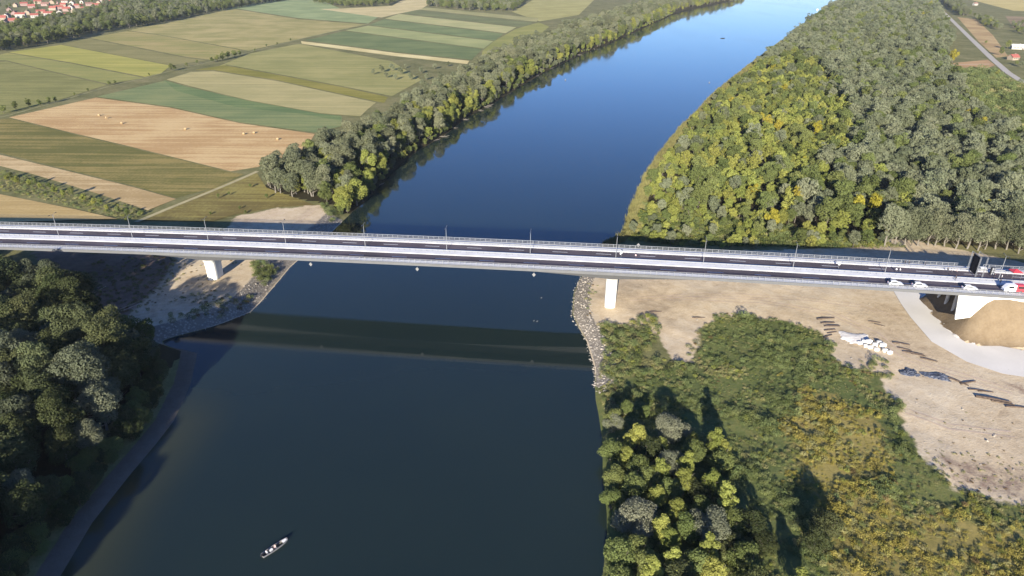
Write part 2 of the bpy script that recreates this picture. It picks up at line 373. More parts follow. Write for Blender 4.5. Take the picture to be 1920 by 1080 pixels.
A['forest'] = np.maximum(feather(FOREST_R, 4), ((dl > -1) & (dl < 70) & (Y > 292) & (Y < 2300) & inpoly(BELT, X, Y))*.9)
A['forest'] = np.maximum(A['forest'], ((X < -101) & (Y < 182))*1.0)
A['earth_and_shade'] = feather(poly([(60,470),(330,478),(290,545),(215,615),(140,640),(90,520)], 3.5), 4)  # dark earth colour, also deepening the tree shade on the clearing's sand
A['earth_and_shade'] = np.maximum(A['earth_and_shade'], feather(poly([(1722,838),(1790,845),(1900,862),(1990,880),(1990,968),(1894,952),(1843,938),(1775,920)], 2.4), 5)*.50)
A['earth_and_shade'] = np.maximum(A['earth_and_shade'], feather(poly([(1560,600),(1660,600),(1760,680),(1880,745),(1990,770),(1990,730),(1850,705),(1740,655),(1680,600),(1640,575),(1560,580)], 2.4), 4)*.42)
A['mud'] = ((dl > -1) & (dl < 4.6) & (Y < 186))*1.0
A['stone'] = STONE
emb = bz(np.clip(TT,-200,330))-.75-np.sqrt((np.clip(151.0-TT,0,None)*1.6)**2+(np.clip(np.abs(SS)-10.6,0,None)*1.8)**2)
A['ochre'] = feather(GOLD, 7)
A['tan'] = sm(.4, 2.2, emb)*(TT > 125)
for k, a in A.items():
    at = ground_me.attributes.new(k, 'FLOAT', 'POINT'); at.data.foreach_set('value', a.astype(np.float32))
tag(link('ground', ground_me), kind='structure')
# water sheet, with the shallows along the left bank
wy = np.concatenate([np.arange(-160, 300, 6.0), np.arange(300, 7000, 60.0)])
wx = np.concatenate([np.arange(-140, 80, 4.0), np.arange(80, 4200, 60.0)])
WX, WY = np.meshgrid(wx, wy); wv = np.stack([WX, WY, 0*WX], -1).reshape(-1, 3)
i0 = (np.arange(len(wy)-1)[:,None]*len(wx)+np.arange(len(wx)-1)[None]).ravel()
river_me = mesh('river', wv, np.stack([i0, i0+1, i0+len(wx)+1, i0+len(wx)], -1).tolist(), M['water'])
wd = wv[:,0]-bankL(wv[:,1])
shv = (1-sm(0, 18, wd))*(1-sm(140, 170, wv[:,1]))*.85
river_me.attributes.new('shallow', 'FLOAT', 'POINT').data.foreach_set('value', shv.astype(np.float32))
tag(link('river', river_me), kind='structure')

# ------------------------------------------------------------------ fields, tracks, roads
def flat(name, pts, z, mat):
    P = poly(pts, z); c = P.mean(0); bm = bmesh.new()
    vs = [bm.verts.new((x-c[0], y-c[1], 0)) for x, y in P]; f = bm.faces.new(vs)
    bmesh.ops.triangulate(bm, faces=[f], ngon_method='EAR_CLIP'); bm.normal_update()
    if sum(q.normal.z for q in bm.faces) < 0: bmesh.ops.reverse_faces(bm, faces=bm.faces[:])
    me = D.meshes.new(name); bm.to_mesh(me); bm.free(); me.materials.append(mat)
    return tag(link(name, me, None, (c[0], c[1], z)), kind='structure')
ANG = math.atan2(*(np.array(un(590,250))-np.array(un(180,182)))[::-1])
fi = 0
def falb(c):
    r, g, b, _ = alb(*c, f=.92); m_ = (r+g+b)/3; r, g, b = r*.985, g*1.01, b*.86; return (r+(m_-r)*.08, g+(m_-g)*.08, b+(m_-b)*.08, 1)
def field(pts, c1, c2, fine=.55, z=4.0, ang=ANG, c3=None):
    global fi; fi += 1
    m = M_field('field_soil.%03d' % fi, falb(c1), falb(c2), ang, fine, falb(c3) if c3 else None)
    return flat('field', pts, z+.004*(fi % 5), m)
field([(17,220),(180,183),(320,202),(450,231),(590,251),(575,277),(483,313),(433,321),(250,276),(123,246)], (188,150,108), (212,180,138), .6, c3=(205,172,130))
field([(-40,228),(17,222),(123,248),(250,278),(433,323),(458,326),(400,352),(330,371),(247,347),(120,316),(0,286),(-40,278)], (112,108,64), (150,132,84), .6)
field([(-40,283),(0,290),(120,319),(247,350),(330,373),(277,394),(180,362),(60,326),(0,311),(-40,300)], (176,148,110), (204,176,140), .5)
field([(-60,350),(0,364),(80,380),(140,392),(220,410),(-60,418)], (182,154,108), (200,172,126), .6)
field([(262,412),(400,352),(480,322),(500,352),(590,384),(520,388),(440,402),(400,414)], (118,104,66), (146,134,80), .3)
field([(182,181),(310,151),(355,164),(467,191),(600,215),(642,219),(640,236),(596,249),(450,229),(320,200)], (118,130,92), (140,142,100), .6)
field([(307,150),(353,163),(467,189),(600,213),(640,217),(640,226),(560,213),(440,200),(330,170)], (104,122,84), (124,136,92), .5, z=4.03)
field([(312,149),(358,135),(400,133),(520,152),(640,178),(705,192),(690,204),(676,218),(600,212),(467,188),(355,161)], (164,154,110), (182,166,122), .6)
field([(365,131),(420,122),(540,144),(640,163),(728,182),(720,193),(640,176),(520,150),(400,131)], (132,126,62), (150,138,74), .5, z=4.03)
field([(402,127),(470,100),(560,82),(640,97),(735,115),(790,150),(735,180),(640,161),(540,142),(425,121)], (146,142,92), (164,154,104), .5)
field([(564,77),(640,86),(740,99),(880,114),(876,120),(740,105),(640,92),(566,82)], (204,184,136), (222,204,160), .4, z=4.03)
field([(590,72),(645,58),(905,92),(884,112),(740,97),(640,84),(570,75)], (106,118,82), (122,130,90), .5)
field([(648,57),(690,48),(925,77),(907,91)], (150,154,108), (166,164,116), .5)
field([(692,47),(720,36),(944,63),(928,76)], (112,124,88), (130,138,96), .5)
field([(722,35),(748,26),(968,51),(948,62)], (166,164,118), (182,172,128), .5)
field([(752,25),(775,18),(1000,42),(985,49),(970,50)], (112,116,84), (128,130,92), .5)
field([(778,17),(800,14),(1010,34),(1006,41)], (150,146,104), (170,160,116), .5)
field([(905,95),(925,78),(968,54),(1010,42),(1030,50),(980,90),(900,116)], (140,140,82), (156,150,92), .4)
field([(600,17),(640,16),(735,11),(765,-6),(825,-6),(790,17),(740,27),(715,33),(650,24)], (190,172,130), (206,186,146), .4)
field([(960,22),(1010,-6),(1120,-6),(1085,28),(1012,40)], (160,152,100), (176,166,114), .5)
field([(16,98),(115,84),(320,123),(300,139),(272,144),(133,117)], (158,154,82), (176,164,92), .6)
field([(-40,112),(14,99),(133,119),(270,146),(203,157),(100,134),(12,113)], (138,138,84), (156,148,92), .6)
field([(-40,118),(12,115),(100,136),(200,159),(112,187),(-40,226)], (128,126,80), (148,142,92), .5)
field([(118,83),(166,72),(350,109),(388,113),(322,122),(220,103)], (132,126,84), (148,138,96), .6)
field([(169,71),(238,58),(300,66),(452,94),(396,112),(352,107)], (148,142,90), (172,152,106), .6)
field([(240,57),(390,26),(440,17),(560,36),(688,46),(632,57),(466,95),(300,65)], (152,144,94), (178,160,114), .45)
field([(402,21),(535,-6),(590,-6),(642,18),(715,28),(690,44),(560,34),(444,16)], (136,148,108), (154,162,120), .4)
EANG = math.atan2(*(np.array(un(1900,60))-np.array(un(1840,120)))[::-1])
field([(1795,32),(1830,36),(1862,66),(1890,105),(1868,108),(1835,78)], (170,140,105), (190,162,124), .4, ang=EANG)
field([(1800,-6),(1830,2),(1900,20),(1990,24),(1990,-6)], (186,166,112), (200,180,124), .5, ang=EANG)
field([(1788,118),(1852,112),(1866,122),(1850,128),(1785,126)], (170,134,104), (188,150,116), .4, ang=EANG)
field([(1885,30),(1990,34),(1990,64),(1900,52)], (140,120,100), (158,136,112), .4, ang=EANG)
def ribbon(name, line, width, z, mat, verge=0.0):
    P = [np.array(un(px, py, z)) for px, py in line]; L, Rr = [], []
    for i, p in enumerate(P):
        d = P[min(i+1, len(P)-1)]-P[max(i-1, 0)]; d = d/np.linalg.norm(d); n = np.array((-d[1], d[0]))
        w = width[i] if isinstance(width, (list, tuple)) else width
        L.append(p+n*w/2); Rr.append(p-n*w/2)
    v = [(a[0], a[1], z) for a in L]+[(a[0], a[1], z) for a in Rr]; k = len(P)
    return tag(link(name, mesh(name, v, [(k+i, k+i+1, i+1, i) for i in range(k-1)], mat)), kind='structure')
M['dirt'] = M_plain('dirt_track', alb(190,178,135), .95, .15, .2)
M['dirt2'] = M_plain('grassy_track', alb(150,146,98), .95, .2, .2)
M['road_far'] = M_plain('pale_road', alb(196,188,176), .9, .06, .1)
M['road_new'] = M_plain('new_concrete_road', (.60,.575,.545), .85, .07, .09)
M['rut'] = M_plain('dusty_wheel_ruts', alb(212,190,170), .95, .1, .5)
ribbon('dirt_track', [(255,416),(330,385),(397,358),(440,340),(483,321)], 2.4, 4.03, M['dirt'])
ribbon('field_track', [(-40,228),(17,216),(110,190),(200,163),(267,147),(320,133),(397,115),(467,98),(567,72),(633,57),(692,44)], 2.6, 4.02, M['dirt2'])
ribbon('country_road', [(1738,-12),(1750,4),(1780,33),(1820,72),(1860,110),(1890,136),(1920,155),(2000,205)], 7.0, 4.05, M['road_far'])
ribbon('dirt_track', [(1776,121),(1815,120.5),(1856,120)], 3.0, 4.06, M['rut'])
def conform(name, A_, B_, mat, lift=.07, nu=90, nv=14):
    """sheet between two pixel polylines laid on the ground"""
    def res(L):
        P = poly(L, 3.4); s = np.r_[0, np.cumsum(np.hypot(*np.diff(P, axis=0).T))]; q = np.linspace(0, s[-1], nu)
        return np.stack([np.interp(q, s, P[:,0]), np.interp(q, s, P[:,1])], -1)
    a, b = res(A_), res(B_); v = []
    for i in range(nu):
        for j in range(nv+1):
            p = a[i]+(b[i]-a[i])*j/nv; v.append((p[0], p[1], min(gz1(p[0], p[1]), 3.75)+lift))
    f = [(i*(nv+1)+j, i*(nv+1)+j+1, (i+1)*(nv+1)+j+1, (i+1)*(nv+1)+j) for i in range(nu-1) for j in range(nv)]
    me = mesh(name, v, f, mat)
    if me.polygons[0].normal.z < 0: me.flip_normals()
    return tag(link(name, me), kind='structure')
conform('concrete_road', ROAD_A, ROAD_B, M['road_new'], .12)
def ruts(pts, gap=1.8, w=.35):
    for s in (-1, 1):
        P = [np.array(ung(*p)[:2]) for p in pts]; a = []; b = []
        Q = []
        for i in range(len(P)-1):
            for k in range(8): Q.append(P[i]+(P[i+1]-P[i])*k/8)
        Q.append(P[-1]); v = []
        for i, p in enumerate(Q):
            d = Q[min(i+1, len(Q)-1)]-Q[max(i-1, 0)]; d = d/np.linalg.norm(d); n = np.array((-d[1], d[0]))
            ww = w*(.7+.6*random.random())
            for e in (1, -1):
                c = p+n*(s*gap/2+e*ww/2); v.append((c[0], c[1], gz1(c[0], c[1])+.045))
        f = [(2*i+1, 2*i+3, 2*i+2, 2*i) for i in range(len(Q)-1)]
        tag(link('wheel_track', mesh('wheel_track', v, f, M['rut'])), kind='structure')
ruts([(1250,560),(1420,565),(1560,588),(1640,625),(1700,672),(1790,700),(1900,735)], gap=2.4, w=.5); ruts([(1180,560),(1330,552),(1500,560),(1620,575),(1690,600)], gap=2.2, w=.4); ruts([(1700,770),(1780,800),(1900,815)], gap=2.2, w=.5)
ruts([(440,428),(480,412),(530,398)]); ruts([(542,432),(565,410),(590,390)])
ruts([(140,567),(165,553),(195,536)]); ruts([(170,595),(230,580),(265,566)]); ruts([(285,590),(345,577),(420,556)], w=.25)

# ------------------------------------------------------------------ bridge
bridge = empty('bridge', (0, 0, 0))
tag(bridge, 'long two carriageway road bridge with grey haunched girder and white railings over the river', 'bridge')
T0, T1 = -330.0, 420.0
def strip(name, s0, s1, h0, h1, mats, t0=T0, t1=T1, step=6.0, parent=bridge):
    """prism between s0..s1 with bottom h0 and top h1 relative to the deck surface"""
    n = max(2, int((t1-t0)/step)); rings = []
    for i in range(n+1):
        tt = t0+(t1-t0)*i/n; z = bz(min(tt, 330))
        rings.append([bp(tt, s0, z+h0), bp(tt, s1, z+h0), bp(tt, s1, z+h1), bp(tt, s0, z+h1)])
    return MB().loft(rings).build(name, mats, parent)
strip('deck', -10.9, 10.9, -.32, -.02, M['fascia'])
strip('carriageway', -8.6, -2.6, -.018, .0, M['asphalt'])
strip('carriageway', 2.0, 7.4, -.018, .0, M['asphalt'])
strip('median', -2.6, 2.0, -.016, .17, M['kerb'])
strip('footway', 7.4, 10.9, -.016, .15, M['kerb'])
strip('footway', -10.9, -8.6, -.016, .15, M['kerb'])
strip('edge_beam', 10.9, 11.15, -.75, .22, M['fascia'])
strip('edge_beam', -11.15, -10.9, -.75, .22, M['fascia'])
def marks(name, s, w, t0, t1, dash=None, gap=None):
    mb = MB(); tt = t0
    while tt < t1:
        e = min(t1, tt+(dash or 12.0)); z0, z1 = bz(tt)+.006, bz(e)+.006
        mb.add([bp(tt, s-w/2, z0), bp(e, s-w/2, z1), bp(e, s+w/2, z1), bp(tt, s+w/2, z0)], [(0,1,2,3)])
        tt = e+(gap or 0)
        if dash: mb.build(name, M['white'], bridge); mb = MB()
    if not dash: mb.build(name, M['white'], bridge)
marks('lane_dash', 4.75, .22, -228, 195, 5.2, 9.9); marks('lane_dash', -5.9, .22, -222, 195, 5.2, 9.9)
for s in (7.05, 2.3, -2.95, -8.3): marks('edge_line', s, .16, T0, 330)
# haunched steel box girder
PIERS = [-208.0, -110.0, 34.5]
def depth(tt):
    best = 2.3
    spans = [(-330,-208),(-208,-110),(-110,34.5),(34.5,T_AB)]
    for a, b in spans:
        if a <= tt <= b:
            k = (tt-a)/(b-a); hl, hr, mid = (5.0 if a > -300 else 2.3), (5.0 if b < 140 else 2.4), 2.6
            if b > 140: mid = 3.0
            best = mid+(hl-mid)*max(0, 1-k/.5)**2+(hr-mid)*max(0, (k-.5)/.5)**2
    return best
rings = []; n = 180
for i in range(n+1):
    tt = T0+(T_AB-T0)*i/n; z = bz(tt); d = depth(tt)
    rings.append([bp(tt, -5.0, z-d), bp(tt, 5.0, z-d), bp(tt, 6.2, z-.33), bp(tt, -6.2, z-.33)])
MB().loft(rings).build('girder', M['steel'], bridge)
def railing(s, t0, t1):
    a = MB(); tt = t0
    while tt <= t1:
        z = bz(min(tt, 330))+.15; x, y, _ = bp(tt, s)
        a.box(-.05, .05, -.05, .05, 0, 1.25, 0, B_TH, (x, y, z)); tt += 1.9
    n = int((t1-t0)/3.8); hs = [(1.18,.10,.10),(.62,.05,.05),(.12,.06,.05)]
    for h, w, hh in hs:
        rr = []
        for i in range(n+1):
            q = t0+(t1-t0)*i/n; z = bz(min(q, 330))+.15+h
            rr.append([bp(q, s-w/2, z), bp(q, s+w/2, z), bp(q, s+w/2, z+hh), bp(q, s-w/2, z+hh)])
        a.loft(rr)
    tt = t0+.19
    while tt <= t1:
        z = bz(min(tt, 330))+.15; v = []
        for h in (.15, 1.2):
            v += [bp(tt-.017, s-.015, z+h), bp(tt+.017, s-.015, z+h), bp(tt+.017, s+.015, z+h), bp(tt-.017, s+.015, z+h)]
        a.add(v, [(0,1,5,4),(1,2,6,5),(2,3,7,6),(3,0,4,7)]); tt += .30
    return a.build('railing', M['rail'], bridge)
railing(10.6, T0, 150.0); railing(-10.6, T0, 300.0); railing(10.6, 158.0, 300.0)
def guardrail(s, side):
    a = MB(); n = 120; rr = []
    for i in range(n+1):
        q = T0+(300-T0)*i/n; z = bz(q)+.17
        rr.append([bp(q, s, z+.45), bp(q, s+.07*side, z+.53), bp(q, s, z+.61), bp(q, s+.07*side, z+.69), bp(q, s, z+.77), bp(q, s-.03*side, z+.77), bp(q, s-.03*side, z+.45)])
    a.loft(rr); tt = T0
    while tt < 300:
        x, y, _ = bp(tt, s-.09*side); a.box(-.05, .05, -.05, .05, 0, .72, 0, B_TH, (x, y, bz(tt)+.17)); tt += 2.0
    return a.build('guard_rail', M['rail'], bridge)
guardrail(7.75, -1); guardrail(-.3, 1)
for tt in PIERS:
    g = gz1(*bp(tt, 0)[:2])-1.2; top = bz(tt)-5.0-.5; rr = []
    for z, hl, hw in ((g, 1.9, 3.0), (g+.6*(top-g), 1.95, 3.1), (top-1.2, 2.0, 3.4), (top, 2.05, 4.2)):
        ring = []
        for k in range(20):
            a = 2*math.pi*k/20; ca, sa = math.cos(a), math.sin(a)
            ring.append(bp(tt+hl*math.copysign(abs(ca)**.45, ca), hw*math.copysign(abs(sa)**.45, sa), z))
        rr.append(ring)
    pr_ = MB().loft(rr).build('pier', M['white_concrete'], bridge)
    for sg in (-1, 1):
        x, y, _ = bp(tt, sg*3.0); MB().box(-.6, .6, -.6, .6, 0, .52, 0, B_TH, (x, y, top+.003)).build('bearing', M['dark'], pr_)
# abutment with triangular wing walls
ab = MB(); g = 1.5
for i, (t0, t1, s0, s1, z0, z1) in enumerate(((T_AB+.05, T_AB+2.2, -9.2, 9.2, g, bz(T_AB)-.34),)):
    ab.loft([[bp(q, s0, z0), bp(q, s1, z0), bp(q, s1, z1), bp(q, s0, z1)] for q in (t0, t1)])
abut = ab.build('abutment', M['concrete'], bridge)
for sg in (-1, 1):
    v = []
    for s in (sg*10.35, sg*10.88):
        for tt, z in ((141.0, bz(142)-.34), (172, bz(172)-.34), (172, bz(172)-1.7), (142.2, 8.2)): v.append(bp(tt, s, z))
    MB().add(v, [(0,1,2,3),(7,6,5,4),(0,4,5,1),(1,5,6,2),(2,6,7,3),(3,7,4,0)]).build('wing_wall', M['white_concrete'], abut)
for s in (-7.5, -2.5, 2.5, 7.5):
    p0 = bp(145.5, s); MB().tube([(p0[0], p0[1], gz1(p0[0], p0[1])-1), (p0[0], p0[1], bz(145)-2.6)], .55, 12).build('column', M['concrete'], abut)

# lamps along the median
def make_lamp():
    r = empty('street_lamp')
    MB().tube([(0,0,0), (0,0,.35)], .16, 8).build('base', M['rail'], r)
    MB().tube([(0,0,.3), (0,0,4), (0,0,8.2)], [.10,.085,.06], 8).build('pole', M['rail'], r)
    for s in (-1, 1):
        a = MB().tube([(0,0,8.1), (0,s*.6,8.45), (0,s*1.4,8.5)], .04, 6).build('arm', M['rail'], r)
        MB().box(-.14, .14, -.35, .35, -.05, .06, 0, 0, (0, s*1.7, 8.5)).build('lamp_head', M['dark'], a)
    return r
lamp0 = make_lamp(); k = 0
ORD = ['first lamp post from the left edge of the bridge', 'second lamp post from the left end of the bridge', 'third lamp post from the left, above the land pier', 'fourth lamp post from the left, over the left shore', 'fifth lamp post from the left, above open water', 'sixth lamp post from the left, over open water', 'seventh lamp post, above the middle of the river span', 'eighth lamp post, above the right shore', 'ninth lamp post, right of the pier on the sand', 'fourth lamp post from the right end of the bridge', 'third lamp post from the right end of the bridge', 'second lamp post from the right, beside the curtained portal', 'lamp post past the portal at the far right']
for i in range(-6, 7):
    tt = 6.1+29.25*i
    if i == 5: tt += 6.0
    o = lamp0 if k == 0 else copy_tree(lamp0)
    o.location = bp(tt, 1.2, bz(tt)+.17); o.rotation_euler = (0, 0, B_TH)
    tag(o, 'slim grey '+ORD[k], 'lamp post', 'lamp posts along the bridge median'); k += 1

# navigation boards hung outside the railing
def make_board():
    r = empty('navigation_board')
    MB().tube([(0,.0,.0), (0,-.75,-.15)], .05, 6).build('bracket', M['rail'], r); MB().tube([(0,0,-.9), (0,-.75,-1.0)], .05, 6).build('bracket', M['rail'], r)
    v = [(0,-.8,.2),(.6,-.8,-.5),(0,-.8,-1.3),(-.6,-.8,-.5)]
    MB().add(v+[(x, y-.08, z) for x, y, z in v], [(3,2,1,0),(4,5,6,7),(0,1,5,4),(1,2,6,5),(2,3,7,6),(3,0,4,7)]).build('panel', M['pale_grey'], r)
    return r
nb0 = make_board()
for i, (tt, s, l) in enumerate(((-67.5,-11.2,'white navigation board under the near railing close to the left shore'), (-30.6,-11.2,'white navigation board under the near railing at mid river'), (8.5,-11.2,'white navigation board under the near railing close to the right shore'), (43.5,11.2,'white navigation board standing out beyond the far railing'))):
    o = nb0 if i == 0 else copy_tree(nb0)
    o.location = bp(tt, s, bz(tt)-1.0 if s < 0 else bz(tt)+1.6); o.rotation_euler = (0, 0, B_TH if s < 0 else B_TH+math.pi)
    tag(o, l, 'navigation sign', 'navigation boards on the bridge')

# small white post signs on the deck
for tt, s, l in ((108.9, 2.9, 'short white post sign on the far carriageway'), (37.2, 2.9, 'white traffic sign by the far carriageway above the right shore')):
    r = empty('traffic_sign', bp(tt, s, bz(tt)+.01), B_TH); tag(r, l, 'sign')
    MB().box(-.3, .3, -.3, .3, 0, .08).build('foot', M['dark'], r); MB().tube([(0,0,.05), (0,0,2.2)], .04, 6).build('post', M['rail'], r)
    MB().box(-.3, .3, -.03, -.06+.045, 1.3, 2.3).build('panel', M['white'], r)

# curtained portal of scaffold trusses across the far carriageway
pt = empty('scaffold_portal', bp(152.6, 5.1, bz(152)), B_TH); tag(pt, 'scaffold portal with black curtain across the far carriageway at the right', 'portal')
for dx in (-.8, 1.3):
    for dy in (-2.7, 2.7):
        m_ = MB()
        for a in (-.14, .14):
            for b in (-.14, .14): m_.tube([(dx+a, dy+b, 0), (dx+a, dy+b, 7.0)], .035, 6)
        for q in range(14): m_.tube([(dx-.14, dy+(-.14 if q % 2 else .14), q*.5), (dx+.14, dy+(.14 if q % 2 else -.14), q*.5+.5)], .025, 5)
        m_.build('truss_leg', M['rail'], pt)
    m_ = MB()
    for b in (6.75, 7.05): m_.tube([(dx, -2.7, b), (dx, 2.7, b)], .04, 6)
    m_.build('top_beam', M['rail'], pt)
mb = MB(); rr = []
for i in range(29):
    yy = -2.4+4.8*i/28; xx = -.5+.09*math.sin(i*2.1); rr.append([(xx, yy, .5), (xx+.04, yy, .5), (xx+.04, yy, 6.7), (xx, yy, 6.7)])
mb.loft(rr).build('curtain', M['black'], pt)
for i, (tt, s, l) in enumerate(((158.6, 5.9, 'grey speaker stack standing right of the curtained portal'), (157.0, 8.6, 'pale equipment case on the far footway beside the portal'))):
    r = empty('speaker_stack' if i == 0 else 'equipment_case', bp(tt, s, bz(tt)+(.005 if i == 0 else .155)), B_TH); tag(r, l, 'equipment')
    if i == 0:
        for q in range(3): MB().box(-.55, .55, -.45, .45, q*.82, q*.82+.8).build('cabinet', M['dark'], r); 
        for q in range(3): MB().box(-.45, .45, -.47, -.455, q*.82+.08, q*.82+.72).build('grille', M['rail'], r)
    else:
        MB().box(-.9, .9, -.5, .5, .08, .95).build('body', M['rail'], r); MB().box(-.93, .93, -.53, .53, .951, 1.05).build('lid', M['white'], r)

# ------------------------------------------------------------------ cars, van
def car_mesh(L, Wd, prof, roof):
    """prof: list of (x, z_belt, half width); roof: list of (x, z, half width)"""
    mb = MB(); rr = []
    for x, zb, w in prof: rr.append([(x, -w, .28), (x, -w*1.02, .55), (x, -w*.96, zb), (x, w*.96, zb), (x, w*1.02, .55), (x, w, .28)])
    mb.loft(rr); return mb
def make_car(name, paint):
    r = empty(name)
    body = [(-2.15,.62,.74),(-2.05,.82,.82),(-1.3,.88,.87),(0,.90,.88),(.9,.90,.87),(1.7,.80,.83),(2.1,.66,.74),(2.18,.5,.68)]
    b = car_mesh(4.3, 1.76, body, None).build('body', paint, r)
    cab = [(-1.95,.84,.76,.86),(-1.35,1.40,.62,.86),(.15,1.44,.63,.87),(1.0,.9,.78,.87)]
    m = MB(); rr = []
    for x, z, w, wb in cab: rr.append([(x, -wb*.96, .84), (x, -w, z), (x, w, z), (x, wb*.96, .84)])
    m.loft(rr).build('roof', paint, r)
    for sg in (-1, 1):
        v = [(-1.6,sg*.83,.95),(.7,sg*.83,.95),(.15,sg*.69,1.33),(-1.3,sg*.69,1.33)]
        v = [(x, y+sg*.035, z) for x, y, z in v]; MB().add(v, [(0,1,2,3) if sg < 0 else (3,2,1,0)]).build('window', M['glass'], r)
    MB().add([(1.02,-.68,.93),(1.02,.68,.93),(.25,.57,1.40),(.25,-.57,1.40)], [(0,1,2,3)]).build('windscreen', M['glass'], r)
    MB().add([(-2.0,-.66,.93),(-2.0,.66,.93),(-1.45,.56,1.37),(-1.45,-.56,1.37)], [(3,2,1,0)]).build('rear_window', M['glass'], r)
    for x in (-1.35, 1.35):
        for sg in (-1, 1):
            w = MB().tube([(x, sg*.70, .31), (x, sg*.89, .31)], .31, 14).build('wheel', M['dark'], r)
            MB().tube([(x, sg*.88, .31), (x, sg*.905, .31)], .19, 10).build('rim', M['rail'], w)
    for sg in (-1, 1):
        MB().box(2.10, 2.2, sg*.5-.15, sg*.5+.15, .56, .68).build('headlight', M['glass'], r)
        MB().box(-2.18, -2.1, sg*.55-.12, sg*.55+.12, .60, .74).build('tail_light', M['red'], r)
    return r
car0 = make_car('parked_car', M['white'])
for i, (tt, s, l) in enumerate(((123.0,-7.6,'white car parked by the near railing, leftmost on the bridge'), (130.2,-7.9,'white car half hidden behind the near railing, second from the left'), (145.3,-7.7,'white car behind the railing just left of the white and red van'))):
    o = car0 if i == 0 else copy_tree(car0)
    o.location = bp(tt, s, bz(tt)+.005); o.rotation_euler = (0, 0, B_TH); tag(o, l, 'car', 'white cars parked on the near carriageway')
van = empty('parked_van', bp(158.3, -7.2, bz(158)+.005), B_TH+math.pi); tag(van, 'white van with red rear end parked at the right end of the bridge', 'van')
rr = [[(x, -.98, .35), (x, -.98, zb), (x, -.86, zt), (x, .86, zt), (x, .98, zb), (x, .98, .35)] for x, zb, zt in ((2.95,.9,1.05),(2.75,1.1,1.25),(2.0,1.2,2.35),(-.4,1.25,2.45))]
MB().loft(rr).build('cab', M['white'], van)
MB().loft([[(x, -1.0, .35), (x, -1.0, 1.3), (x, -.9, 2.46), (x, .9, 2.46), (x, 1.0, 1.3), (x, 1.0, .35)] for x in (-.402, -2.9)]).build('body', M['red'], van)
for sg in (-1, 1):
    MB().add([(.3,sg*1.0,1.35),(1.9,sg*1.0,1.35),(1.85,sg*.93,2.05),(.3,sg*.93,2.05)], [(0,1,2,3)]).build('window', M['glass'], van)
    MB().add([(-2.6,sg*1.02,1.4),(-.8,sg*1.02,1.4),(-.8,sg*.96,2.1),(-2.6,sg*.96,2.1)], [(0,1,2,3)]).build('window', M['glass'], van)
MB().add([(2.68,-.8,1.32),(2.68,.8,1.32),(2.06,.78,2.26),(2.06,-.78,2.26)], [(0,1,2,3)]).build('windscreen', M['glass'], van)
for x in (-1.9, 1.9):
    for sg in (-1, 1):
        w = MB().tube([(x, sg*.80, .36), (x, sg*1.03, .36)], .36, 14).build('wheel', M['dark'], van); MB().tube([(x, sg*1.02, .36), (x, sg*1.05, .36)], .2, 10).build('rim', M['rail'], w)
for sg in (-1, 1): MB().box(2.88, 2.98, sg*.7-.14, sg*.7+.14, .7, .9).build('headlight', M['glass'], van)
rc = empty('red_canopy', bp(164.8, 4.4, bz(164)+.005), B_TH); tag(rc, 'small red canopy tent on the far carriageway at the right edge', 'canopy')
for x in (-1.3, 1.3):
    for y in (-1.3, 1.3): MB().tube([(x,y,0),(x,y,2.15)], .03, 6).build('leg', M['rail'], rc)
MB().add([(-1.5,-1.5,2.0),(1.5,-1.5,2.0),(1.5,1.5,2.0),(-1.5,1.5,2.0),(-1.5,-1.5,2.25),(1.5,-1.5,2.25),(1.5,1.5,2.25),(-1.5,1.5,2.25),(0,0,3.0)], [(0,1,5,4),(1,2,6,5),(2,3,7,6),(3,0,4,7),(4,5,8),(5,6,8),(6,7,8),(7,4,8)]).build('roof', M['red'], rc)

# ------------------------------------------------------------------ people: one skinned body, then coloured by region
def person_mesh(name, joints, edges, paint):
    me = D.meshes.new(name); me.from_pydata([j[0] for j in joints], edges, [])
    o = D.objects.new(name+'_rig', me); COL.objects.link(o)
    o.modifiers.new('skin', 'SKIN'); ss = o.modifiers.new('sub', 'SUBSURF'); ss.levels = ss.render_levels = 1
    sv = me.skin_vertices[0].data
    for i, j in enumerate(joints): sv[i].radius = (j[1], j[2] if len(j) > 2 else j[1]); sv[i].use_root = (i == 0)
    bpy.context.view_layer.update(); dg = bpy.context.evaluated_depsgraph_get()
    r = D.meshes.new_from_object(o.evaluated_get(dg)); r.name = name; D.objects.remove(o)
    return r
def paint(me, mats, fn):
    me = me.copy(); me.materials.clear()
    for m in mats: me.materials.append(m)
    for p in me.polygons: p.material_index = fn(p.center); p.use_smooth = True
    return me
stand_j = [((0,0,.95),.15,.11),((0,0,1.2),.15,.10),((0,0,1.42),.16,.09),((0,0,1.53),.055),((0,.01,1.62),.09,.10),((0,.01,1.74),.075,.085),
  ((.19,0,1.40),.06),((.25,.02,1.12),.045),((.26,.10,.88),.035),((.265,.13,.79),.04,.02),((-.19,0,1.40),.06),((-.26,.0,1.12),.045),((-.25,.07,.88),.035),((-.255,.10,.79),.04,.02),
  ((.10,0,.85),.085),((.11,.02,.48),.06),((.12,-.01,.08),.045),((.13,.14,.04),.045,.03),((-.10,0,.85),.085),((-.12,-.04,.48),.06),((-.13,-.08,.08),.045),((-.14,.07,.04),.045,.03)]
stand_e = [(0,1),(1,2),(2,3),(3,4),(4,5),(2,6),(6,7),(7,8),(8,9),(2,10),(10,11),(11,12),(12,13),(0,14),(14,15),(15,16),(16,17),(0,18),(18,19),(19,20),(20,21)]
body = person_mesh('person', stand_j, stand_e, None)
def stand_fn(c):
    if c.z > 1.66 or (c.z > 1.58 and c.y < -.02): return 3
    if c.z > 1.5 or (abs(c.x) > .2 and c.z < .9): return 2
    if c.z > .93: return 1
    return 0 if c.z > .08 else 4
